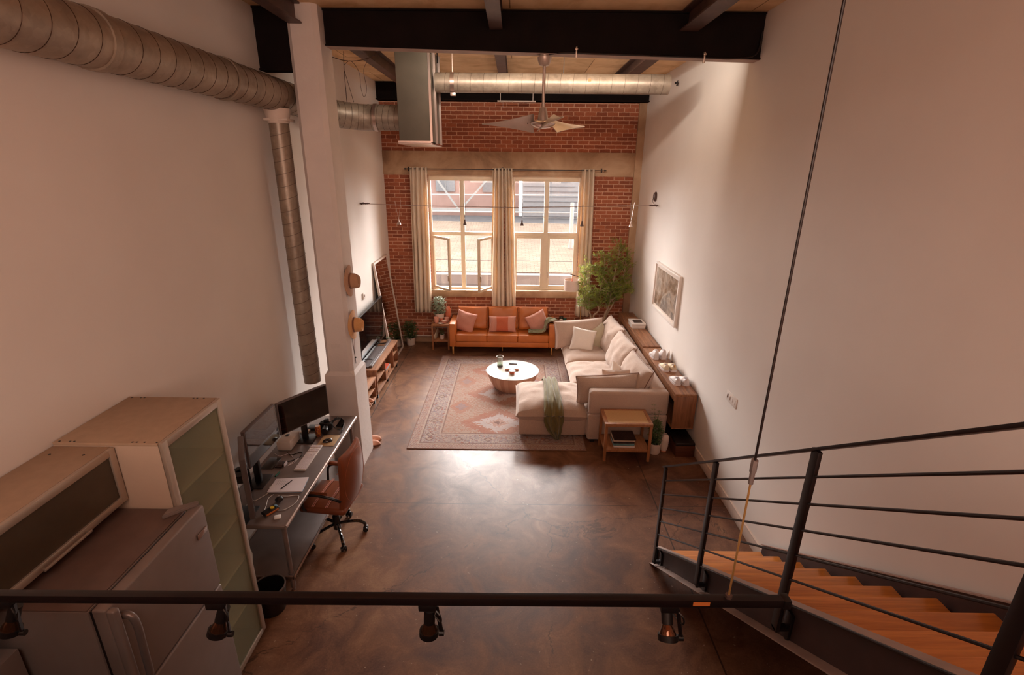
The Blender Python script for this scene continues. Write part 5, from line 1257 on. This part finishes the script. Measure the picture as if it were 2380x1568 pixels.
# painting & switch plate on the right wall
t = thing('framed_picture', 'white-framed abstract brown and grey picture on the right wall', 'picture', (XR, 7.9, 1.79))
ya, yb, za, zt, f = 7.25, 8.57, 1.395, 2.185, .035
b = B()
b.frame('X', XR-.05, XR-.0005, ya, yb, za, zt, f)
b.obj('frame', 'white_plastic', t)
b = B(); b.box((XR-.03, ya+f, za+f), (XR-.005, yb-f, zt-f)); b.obj('mat_board', 'white_paint', t, smooth=False)
b = B(); b.box((XR-.033, ya+f+.055, za+f+.045), (XR-.0301, yb-f-.055, zt-f-.045)); b.obj('canvas', 'canvas', t, smooth=False)
t = thing('switch_plate', 'white four-gang switch plate on the right wall near the stairs', 'switch', (XR, 5.13, 1.2))
b = B(); b.box((XR-.008, 5.0, 1.165), (XR, 5.27, 1.285), .003); b.obj('plate', 'white_plastic', t)
for k in range(4):
    b = B(); y = 5.035+k*.062; b.box((XR-.011, y, 1.20), (XR-.008, y+.022, 1.25), .001)
    if k > 1: b.box((XR-.016, y+.006, 1.205), (XR-.009, y+.016, 1.245), .002)
    b.obj('rocker', 'hat_band' if k == 3 else 'white_plastic', t)

# ================================================================= steel desk
t = thing('steel_desk', 'stainless steel work table with lower shelf along the left wall', 'desk', (-2.27, 4.5, 0))
b = B(); b.box((-2.61, 3.50, .725), (-1.948, 5.49, .764), .007, 3); b.obj('table_top', 'steel', t)
b = B(); b.cyl((-1.95, 3.505, .745), (-1.95, 5.485, .745), .019, n=16); b.obj('rolled_edge', 'steel_edge', t)
b = B(); b.box((-2.585, 3.54, .165), (-1.965, 5.45, .185), .004); b.obj('lower_shelf', 'steel', t)
b = B(); b.box((-1.967, 3.52, .158), (-1.955, 5.47, .19), .003); b.box((-2.585, 3.52, .158), (-1.955, 3.534, .19), .003); b.obj('shelf_lip', 'steel_edge', t)
for x in (-2.0, -2.55):
    for y in (3.57, 5.42):
        b = B(); b.cyl((x, y, .03), (x, y, .726), .021, n=20); b.cyl((x, y, 0), (x, y, .03), .014, n=12); b.cyl((x, y, .15), (x, y, .20), .026, n=20); b.obj('leg', 'steel', t)
DZ_ = .7645
def monitor(lbl, p0, p1, z0, z1, stand=None, foot=None, th=.035, bez=.012):
    p0, p1 = Vector(p0), Vector(p1); d = (p1-p0).normalized(); nrm = Vector((d.y, -d.x, 0)); L = (p1-p0).length
    t = thing('monitor', lbl, 'monitor', ((p0.x+p1.x)/2, (p0.y+p1.y)/2, DZ_))
    m = Matrix(((d.x, nrm.x, 0, p0.x), (d.y, nrm.y, 0, p0.y), (0, 0, 1, 0), (0, 0, 0, 1)))
    b = B(); b.box((0, -th, z0), (L, 0, z1), .006, 2, m); b.obj('housing', 'grey_plastic', t)
    b = B(); b.box((bez, 0, z0+bez), (L-bez, .0015, z1-bez), 0, 1, m); b.obj('screen', 'screen', t, smooth=False)
    if stand:
        s_ = Vector(stand); c_ = m @ Vector((L/2, -th, (z0+z1)/2))
        b = B(); b.box((s_.x-.03, s_.y-.02, DZ_), (s_.x+.03, s_.y+.02, c_.z+.03), .005); b.bar((s_.x, s_.y, c_.z), tuple(c_), .07, .07); b.obj('stand_post', 'black', t)
        b = B(); w = foot or (.2, .16); b.box((s_.x-w[0]/2, s_.y-w[1]/2, DZ_), (s_.x+w[0]/2, s_.y+w[1]/2, DZ_+.012), .004); b.obj('stand_base', 'black', t)
    return t
monitor('black landscape monitor on the right, nearest the column', (-2.37, 4.47), (-2.05, 4.97), 1.07, 1.43, (-2.34, 4.93), (.22, .2))
monitor('glossy landscape monitor in the middle, side-on to the wall', (-2.385, 3.88), (-2.375, 4.45), 1.07, 1.45, (-2.47, 4.12), (.17, .24))
monitor('portrait monitor seen edge-on at the left end of the desk', (-2.165, 3.47), (-2.375, 3.845), .86, 1.44, (-2.40, 3.62), (.24, .26), .045)
# chunky monitor arm post at far left
t = thing('desk_stand', 'thick black monitor arm post behind the portrait monitor', 'stand', (-2.48, 3.72, DZ_))
b = B(); b.box((-2.53, 3.60, DZ_), (-2.45, 3.66, 1.16), .01); b.obj('post', 'black', t)
b = B(); b.bar((-2.49, 3.63, 1.12), (-2.42, 3.80, 1.12), .05, .06, bev=.006); b.obj('arm', 'black', t)
b = B(); b.box((-2.57, 3.55, DZ_), (-2.41, 3.70, DZ_+.03), .006); b.obj('clamp', 'black', t)
# keyboard
t = thing('keyboard', 'white full-size keyboard lying on the steel desk', 'keyboard', (-2.15, 4.55, DZ_))
b = B(); b.box((-2.215, 4.31, DZ_), (-2.095, 4.79, DZ_+.014), .004); b.obj('case', 'white_plastic', t)
b = B()
for i in range(22):
    for j in range(6):
        if i in (15, 19) : continue
        y = 4.322+i*.0208; x = -2.209+j*.0186; b.box((x, y, DZ_+.014), (x+.0155, y+.0175, DZ_+.018), .001, 1)
k_ = b.obj('keys', 'paper', t); k_['kind'] = 'stuff'
b = B(); b.box((-2.165, 4.785, DZ_), (-1.975, 5.015, DZ_+.004), .001); tag(b.obj('mouse_pad', 'tan_mat'), 'tan mouse pad on the steel desk', 'mouse pad')
b = B(); b.sphere((0, 0, 0), 1)
for v in b.bm.verts: v.co = Vector((-2.075+v.co.x*.056*.6, 4.88+v.co.y*.056, DZ_+.004+max(0, v.co.z)*.034))
bmesh.ops.transform(b.bm, matrix=T(-2.075, 4.88, 0, 0, 0, R(-62)) @ T(2.075, -4.88, 0), verts=b.bm.verts[:])
tag(b.obj('computer_mouse', 'screen'), 'glossy black computer mouse on the tan pad', 'mouse')
t = thing('drink_can', 'orange and purple drink can on the steel desk', 'can', (-2.22, 5.0, DZ_))
b = B(); b.lathe([(0, 0), (.026, 0), (.031, .008), (.031, .125), (.026, .134), (0, .134)], (-2.22, 5.0, DZ_), 28); b.obj('can_body', 'can', t)
b = B(); b.lathe([(0, .1345), (.025, .1345), (.0265, .138), (.024, .1375), (0, .136)], (-2.22, 5.0, DZ_), 28); b.obj('can_lid', 'steel_edge', t)
t = thing('camera', 'black camera lying on the far end of the desk', 'camera', (-2.19, 5.18, DZ_))
b = B(); b.box((-2.26, 5.13, DZ_), (-2.12, 5.21, DZ_+.095), .014, 3); b.box((-2.21, 5.14, DZ_+.09), (-2.16, 5.20, DZ_+.125), .01, 2); b.obj('body', 'black', t)
b = B(); b.cyl((-2.18, 5.13, DZ_+.045), (-2.16, 5.03, DZ_+.045), .036, n=28); b.cyl((-2.16, 5.05, DZ_+.045), (-2.158, 5.02, DZ_+.045), .04, n=28); b.obj('lens', 'black', t)
b = B(); b.cyl((-2.14, 5.17, DZ_+.095), (-2.14, 5.17, DZ_+.107), .013, n=16); b.cyl((-2.235, 5.17, DZ_+.095), (-2.235, 5.17, DZ_+.103), .011, n=16); b.obj('dial', 'steel', t)
b = B(); pth = smooth_path([(-2.12, 5.19, DZ_+.08), (-2.08, 5.24, DZ_+.10), (-2.03, 5.25, DZ_+.085), (-1.99, 5.20, DZ_+.06), (-1.985, 5.12, DZ_+.028), (-1.99, 5.07, DZ_+.020)], 6)
b.sheet(pth, [.035]*len(pth), (0, .4, 1), .002, 1, 4, .003); b.tube(smooth_path([(-2.12, 5.15, DZ_+.07), (-2.06, 5.12, DZ_+.03), (-2.02, 5.14, DZ_+.005)], 5), .005, 6); b.obj('strap', 'black', t)
# white computer box
t = thing('mini_computer', 'white boxy computer with dark slot on the steel desk', 'computer', (-2.45, 4.76, DZ_))
b = B(); b.box((-2.55, 4.68, DZ_), (-2.40, 4.93, DZ_+.105), .012, 3); b.obj('case', 'white_paint', t)
b = B(); b.box((-2.51, 4.80, DZ_+.1045), (-2.475, 4.86, DZ_+.1065), .001); b.obj('slot', 'black', t)
b = B(); b.box((-2.40, 4.37, DZ_), (-2.36, 4.45, DZ_+.025), .004); b.box((-2.43, 4.355, DZ_), (-2.36, 4.46, DZ_+.018), .003); tag(b.obj('hard_drive', 'book_dark'), 'small dark drive on the desk beside the black tablet', 'hard drive')
b = B(); b.box((-2.565, 4.33, DZ_), (-2.44, 4.545, DZ_+.007), .003); tag(b.obj('tablet', 'screen'), 'flat black tablet lying on the desk below the middle monitor', 'tablet')
b = B(); b.box((-2.345, 4.38, DZ_), (-2.337, 4.45, DZ_+.032), .001); tag(b.obj('white_card', 'paper'), 'small white card standing next to the dark drive', 'card')
b = B(); b.cyl((-2.35, 4.20, DZ_+.009), (-2.345, 4.27, DZ_+.009), .009, n=14); b.cyl((-2.345, 4.27, DZ_+.009), (-2.344, 4.285, DZ_+.009), .006, n=10); tag(b.obj('lighter', 'teal_glass'), 'small teal lighter lying on the desk', 'lighter')
# notebook + pen
t = thing('notebook', 'open lined notepad lying near the front of the desk', 'notebook', (-2.15, 4.06, DZ_))
b = B(); v4 = [(-2.31, 3.945), (-1.99, 3.965), (-2.015, 4.19), (-2.32, 4.155)]
b.add([(x, y, DZ_) for x, y in v4]+[(x, y, DZ_+.014) for x, y in v4], [(0, 1, 2, 3), (4, 5, 6, 7), (0, 1, 5, 4), (1, 2, 6, 5), (2, 3, 7, 6), (3, 0, 4, 7)]); b.obj('pages', 'paper', t, smooth=False)
b = B(); b.add([(x-.002, y-.003, DZ_-.0) for x, y in v4]+[(x+.004, y-.004, DZ_+.004) for x, y in v4], [(0, 1, 2, 3), (4, 5, 6, 7), (0, 1, 5, 4), (1, 2, 6, 5), (2, 3, 7, 6), (3, 0, 4, 7)]); b.obj('cover', 'book_blue', t, smooth=False)
b = B()
for k in range(6): b.bar((-2.28+k*.018, 4.13-k*.002, DZ_+.0143), (-2.275+k*.018, 4.06-k*.006, DZ_+.0143), .0014, .0006)
b.obj('handwriting', 'grey_plastic', t, smooth=False)
b = B(); b.cyl((-2.20, 3.99, DZ_+.019), (-2.155, 4.115, DZ_+.019), .0045, n=10); b.cyl((-2.155, 4.115, DZ_+.019), (-2.15, 4.13, DZ_+.019), .0035, n=8); tag(b.obj('pen', 'black'), 'black pen resting on the open notepad', 'pen')
# black clump, multimeter, white piece
b = B(); b.sphere((-2.145, 3.83, DZ_+.022), .034, (1, 1.1, .62), 14)
for v in b.bm.verts: v.co += Vector((1, 1, .4))*noise.noise(v.co*40)*.012
for v in b.bm.verts: v.co.z = max(v.co.z, DZ_+.001)
tag(b.obj('cable_bundle', 'black'), 'small black coiled bundle below the notepad on the desk', 'cable')
t = thing('multimeter', 'black and orange handheld meter with a yellow dial on the desk', 'tool', (-2.14, 3.69, DZ_)); m = T(-2.155, 3.68, DZ_, 0, 0, R(-32))
b = B(); b.box((-.035, -.07, .0), (.035, .07, .03), .01, 3, m); b.obj('case', 'black', t)
b = B(); b.box((.030, -.06, .004), (.038, .06, .022), .003, 2, m); b.obj('side_grip', 'book_orange', t)
b = B(); b.cyl(m @ Vector((0, .02, .03)), m @ Vector((0, .02, .037)), .018, n=20); b.obj('dial', 'yellow', t)
b = B(); b.box((-.015, .045, .03), (.02, .065, .036), .002, 2, m); b.obj('display', 'book_blue', t)
b = B(); b.box((-2.085, 3.575, DZ_), (-2.03, 3.63, DZ_+.014), .006, 2, T(-2.06, 3.6, 0, 0, 0, R(20)) @ T(2.06, -3.6, 0)); tag(b.obj('plug_adapter', 'white_plastic'), 'small white square adapter near the front corner of the desk', 'adapter')
zc = DZ_+.004
def cable(pts, mat, lbl, r=.003):
    b = B(); b.tube(smooth_path(pts, 8), r, 6); tag(b.obj('desk_cable', mat), lbl, 'cable')
cable([(-2.55, 3.66, zc), (-2.46, 3.70, zc), (-2.30, 3.94, zc), (-2.33, 4.04, zc), (-2.27, 4.10, zc+.002), (-2.30, 4.0, zc)], 'white_plastic', 'white cable looping left of the notepad')
cable([(-2.19, 3.90, zc), (-2.10, 3.90, zc), (-2.0, 3.91, zc), (-1.985, 3.80, zc), (-2.04, 3.71, zc), (-2.10, 3.70, zc)], 'white_plastic', 'white cable curving in front of the notepad')
cable([(-2.2, 3.62, zc), (-2.23, 3.75, zc), (-2.26, 3.86, zc), (-2.24, 3.92, zc)], 'white_plastic', 'short white cable crossing the desk left of the black and orange meter')
cable([(-2.42, 4.64, zc), (-2.36, 4.60, zc), (-2.28, 4.66, zc), (-2.25, 4.58, zc), (-2.30, 4.50, zc), (-2.38, 4.46, zc)], 'black', 'black cable running from the white computer towards the keyboard', .004)
cable([(-2.55, 4.62, zc), (-2.47, 4.57, zc), (-2.40, 4.62, zc), (-2.33, 4.56, zc)], 'paper', 'cream cable in front of the white computer')
cable([(-2.27, 4.45, zc), (-2.31, 4.40, zc), (-2.29, 4.46, zc), (-2.26, 4.54, zc), (-2.27, 4.46, zc)], 'paper', 'small cream cable loop beside the keyboard')
b = B(); b.box((-2.40, 5.12, DZ_), (-2.27, 5.22, DZ_+.03), .006); tag(b.obj('power_brick', 'black'), 'flat black adapter behind the drink can on the desk', 'adapter')
b = B(); b.box((-2.46, 5.05, DZ_), (-2.36, 5.13, DZ_+.022), .005); tag(b.obj('router', 'white_plastic'), 'small white device behind the right monitor stand', 'router')
# bag on lower shelf
b = B(); b.sphere((0, 0, 0), 1, seg=16)
for v in b.bm.verts: v.co = Vector((-2.48+v.co.x*.08, 3.66+v.co.y*.10, .19+max(-.0, v.co.z*.13+.06)))
tag(b.obj('grey_bag', 'sage'), 'small grey bag on the lower shelf of the steel desk', 'bag')

# ================================================================= office chair
t = thing('office_chair', 'brown leather office chair on black castors at the steel desk', 'office chair', (-1.84, 4.30, 0))
cx_, cy_ = -1.84, 4.30
rz = R(-6); mm = T(cx_, cy_, 0, 0, 0, rz)
def tr(b): bmesh.ops.transform(b.bm, matrix=mm, verts=b.bm.verts[:]); return b
# local frame: chair faces -x, back at +x
b = B(); b.box((-.25, -.245, .43), (.23, .245, .505), .032, 4)
for v in b.bm.verts:
    if v.co.z > .47: v.co.z += .010*math.cos(v.co.y*9) + .012*math.cos((v.co.x)*7)
tr(b).obj('seat', 'chair_leather', t)
b = B()
for x in (-.11, -.095, .03, .045): b.tube([(x, -.235, .512), (x, -.12, .524), (x, .12, .524), (x, .235, .512)], .004, 6)
tr(b).obj('seat_stitching', 'rust', t)
b = B(); rows = []
ny, nz_ = 12, 18
def backshape(u, v):     # u -1..1 across, v 0..1 up
    z = .47+v*.60; x = .21+.02*math.sin(v*PI)+.035*v**2+.045*math.sin(v*PI*1.2)*0 - .03*u*u
    w = .235*(1-.05*v-.12*max(0, v-.86)*3); return x, u*w, z
th = lambda u, v: .062*(1-.45*abs(u)**4)*(1-.35*abs(2*v-1)**6)+.01
fr = [[b.bm.verts.new((backshape(-1+2*i/ny, j/nz_)[0]-th(-1+2*i/ny, j/nz_)/2, backshape(-1+2*i/ny, j/nz_)[1], backshape(-1+2*i/ny, j/nz_)[2])) for i in range(ny+1)] for j in range(nz_+1)]
bk = [[b.bm.verts.new((backshape(-1+2*i/ny, j/nz_)[0]+th(-1+2*i/ny, j/nz_)/2+.018*math.sin(j/nz_*PI), backshape(-1+2*i/ny, j/nz_)[1], backshape(-1+2*i/ny, j/nz_)[2])) for i in range(ny+1)] for j in range(nz_+1)]
b.skin(fr, False, False); b.skin(bk, False, False)
for g0, g1 in ((fr, bk),):
    for j in range(nz_): 
        for i in (0, ny): b.bm.faces.new((g0[j][i], g0[j+1][i], g1[j+1][i], g1[j][i]))
    for i in range(ny):
        for j in (0, nz_): b.bm.faces.new((g0[j][i], g0[j][i+1], g1[j][i+1], g1[j][i]))
tr(b).obj('backrest', 'chair_leather', t, ang=60, sub=1)
b = B()
for j in (5, 9, 13): b.tube([Vector(backshape(-1+2*i/ny, j/nz_))-Vector((th(-1+2*i/ny, j/nz_)/2+.002, 0, 0)) for i in range(ny+1)], .004, 6)
pts = [Vector(backshape(math.cos(a)*.98, .5+.48*math.sin(a)))+Vector((.045, 0, 0)) for a in [2*PI*k/28 for k in range(28)]]
b.tube([p for p in pts], .0012, 6, True); tr(b).obj('back_stitching', 'rust', t)
for s_ in (-1, 1):
    b = B(); b.tube(smooth_path([(-.16, .22*s_, .46), (-.18, .262*s_, .50), (-.16, .268*s_, .64), (-.05, .27*s_, .675), (.12, .268*s_, .655), (.20, .24*s_, .60)], 5), .013, 10); a_ = tr(b).obj('armrest', 'black', t)
    b = B(); b.box((-.16, .245*s_-.002 if s_ < 0 else .243, .668), (.07, .295*s_ if s_ > 0 else -.243, .70), .012, 3)
    tr(b).obj('arm_pad', 'chair_leather', a_)
b = B(); b.cyl((0, 0, .16), (0, 0, .42), .028, n=20); b.cyl((0, 0, .08), (0, 0, .24), .038, n=20); b.box((-.11, -.09, .405), (.11, .09, .435), .006); tr(b).obj('gas_lift', 'black', t)
for k in range(5):
    a = R(18+72*k); d = Vector((math.cos(a), math.sin(a), 0)); b = B()
    b.tube(smooth_path([d*.03+Vector((0, 0, .14)), d*.12+Vector((0, 0, .145)), d*.22+Vector((0, 0, .135)), d*.275+Vector((0, 0, .10)), d*.285+Vector((0, 0, .07))], 5), .016, 10); l_ = tr(b).obj('leg', 'screen', t)
    side = Vector((-d.y, d.x, 0)); b = B(); c_ = d*.285+Vector((0, 0, .028))
    for q in (-1, 1): b.cyl(c_+side*q*.008, c_+side*q*.028, .027, n=18)
    b.sphere(c_+Vector((0, 0, .012)), .026, seg=12); tr(b).obj('castor', 'black', l_)

# ================================================================= light and camera
w = bpy.data.worlds.new('sky'); S.world = w; w.use_nodes = True
nt = w.node_tree; nt.nodes.clear()
N_ = nt.nodes.new; LK = nt.links.new
o_ = N_('ShaderNodeOutputWorld'); bg = N_('ShaderNodeBackground'); tc = N_('ShaderNodeTexCoord'); vn = N_('ShaderNodeVectorMath'); vn.operation = 'NORMALIZE'
dp = N_('ShaderNodeVectorMath'); dp.operation = 'DOT_PRODUCT'; dp.inputs[1].default_value = Vector(SKY_DIR).normalized()
vs_ = N_('ShaderNodeVectorMath'); vs_.operation = 'MULTIPLY'; vs_.inputs[1].default_value = (.3, 1, 1)   # bright band of low sky, wide in azimuth
mx = N_('ShaderNodeMath'); mx.operation = 'MAXIMUM'; mx.inputs[1].default_value = 0
pw = N_('ShaderNodeMath'); pw.operation = 'POWER'; pw.inputs[1].default_value = SKY_POW
mr = N_('ShaderNodeMath'); mr.operation = 'MULTIPLY_ADD'; mr.inputs[1].default_value = SKY_LOBE; mr.inputs[2].default_value = SKY_BASE
LK(tc.outputs['Generated'], vs_.inputs[0]); LK(vs_.outputs[0], vn.inputs[0]); LK(vn.outputs[0], dp.inputs[0]); LK(dp.outputs['Value'], mx.inputs[0]); LK(mx.outputs[0], pw.inputs[0]); LK(pw.outputs[0], mr.inputs[0]); LK(mr.outputs[0], bg.inputs[1])
bg.inputs[0].default_value = SKYCOL
LK(bg.outputs[0], o_.inputs[0])
def area(name, loc, rot, sx, sy, power, col, portal=False):
    l = bpy.data.lights.new(name, 'AREA'); l.shape = 'RECTANGLE'; l.size = sx; l.size_y = sy; l.energy = power; l.color = col
    if portal: l.cycles.is_portal = True
    o = bpy.data.objects.new(name, l); C.objects.link(o); o.location = loc; o.rotation_euler = rot; return o
area('daylight_portal', ((W1[0]+W1[1])/2, YF+.38, 2.35), (R(-90), 0, 0), 1.4, 2.45, 1, (1, 1, 1), True)
area('daylight_portal', ((W2[0]+W2[1])/2, YF+.38, 2.35), (R(-90), 0, 0), 1.4, 2.45, 1, (1, 1, 1), True)
for q in FILL: area(*q)
if SUN:
    l = bpy.data.lights.new('sun', 'SUN'); l.energy = SUN[0]; l.angle = R(1.5); l.color = SUN[3]; o = bpy.data.objects.new('sun', l); C.objects.link(o); o.location = (10, 20, 10)
    dv = Vector(SUN[1]).normalized(); o.rotation_euler = dv.to_track_quat('-Z', 'Y').to_euler()

cam = bpy.data.cameras.new('camera'); co = bpy.data.objects.new('camera', cam); C.objects.link(co); S.camera = co
cam.sensor_width = 36; cam.lens = 1156.12/2380*36; cam.clip_start = .05; cam.clip_end = 200
co.matrix_world = Matrix(((.99992727, -.01142622, .00386045, 0), (.00736248, .324767, -.9457654, 0), (.00955278, .94572503, .32482751, 3.7), (0, 0, 0, 1)))
S.view_settings.view_transform = 'Standard'; S.view_settings.look = 'None'; S.view_settings.gamma = 1; S.view_settings.exposure = EXPO
S.cycles.use_denoising = True; S.cycles.max_bounces = 8; S.cycles.diffuse_bounces = 5; S.cycles.glossy_bounces = 3; S.cycles.transmission_bounces = 6; S.cycles.transparent_max_bounces = 16
S.cycles.sample_clamp_indirect = 6; S.cycles.caustics_reflective = False; S.cycles.caustics_refractive = False
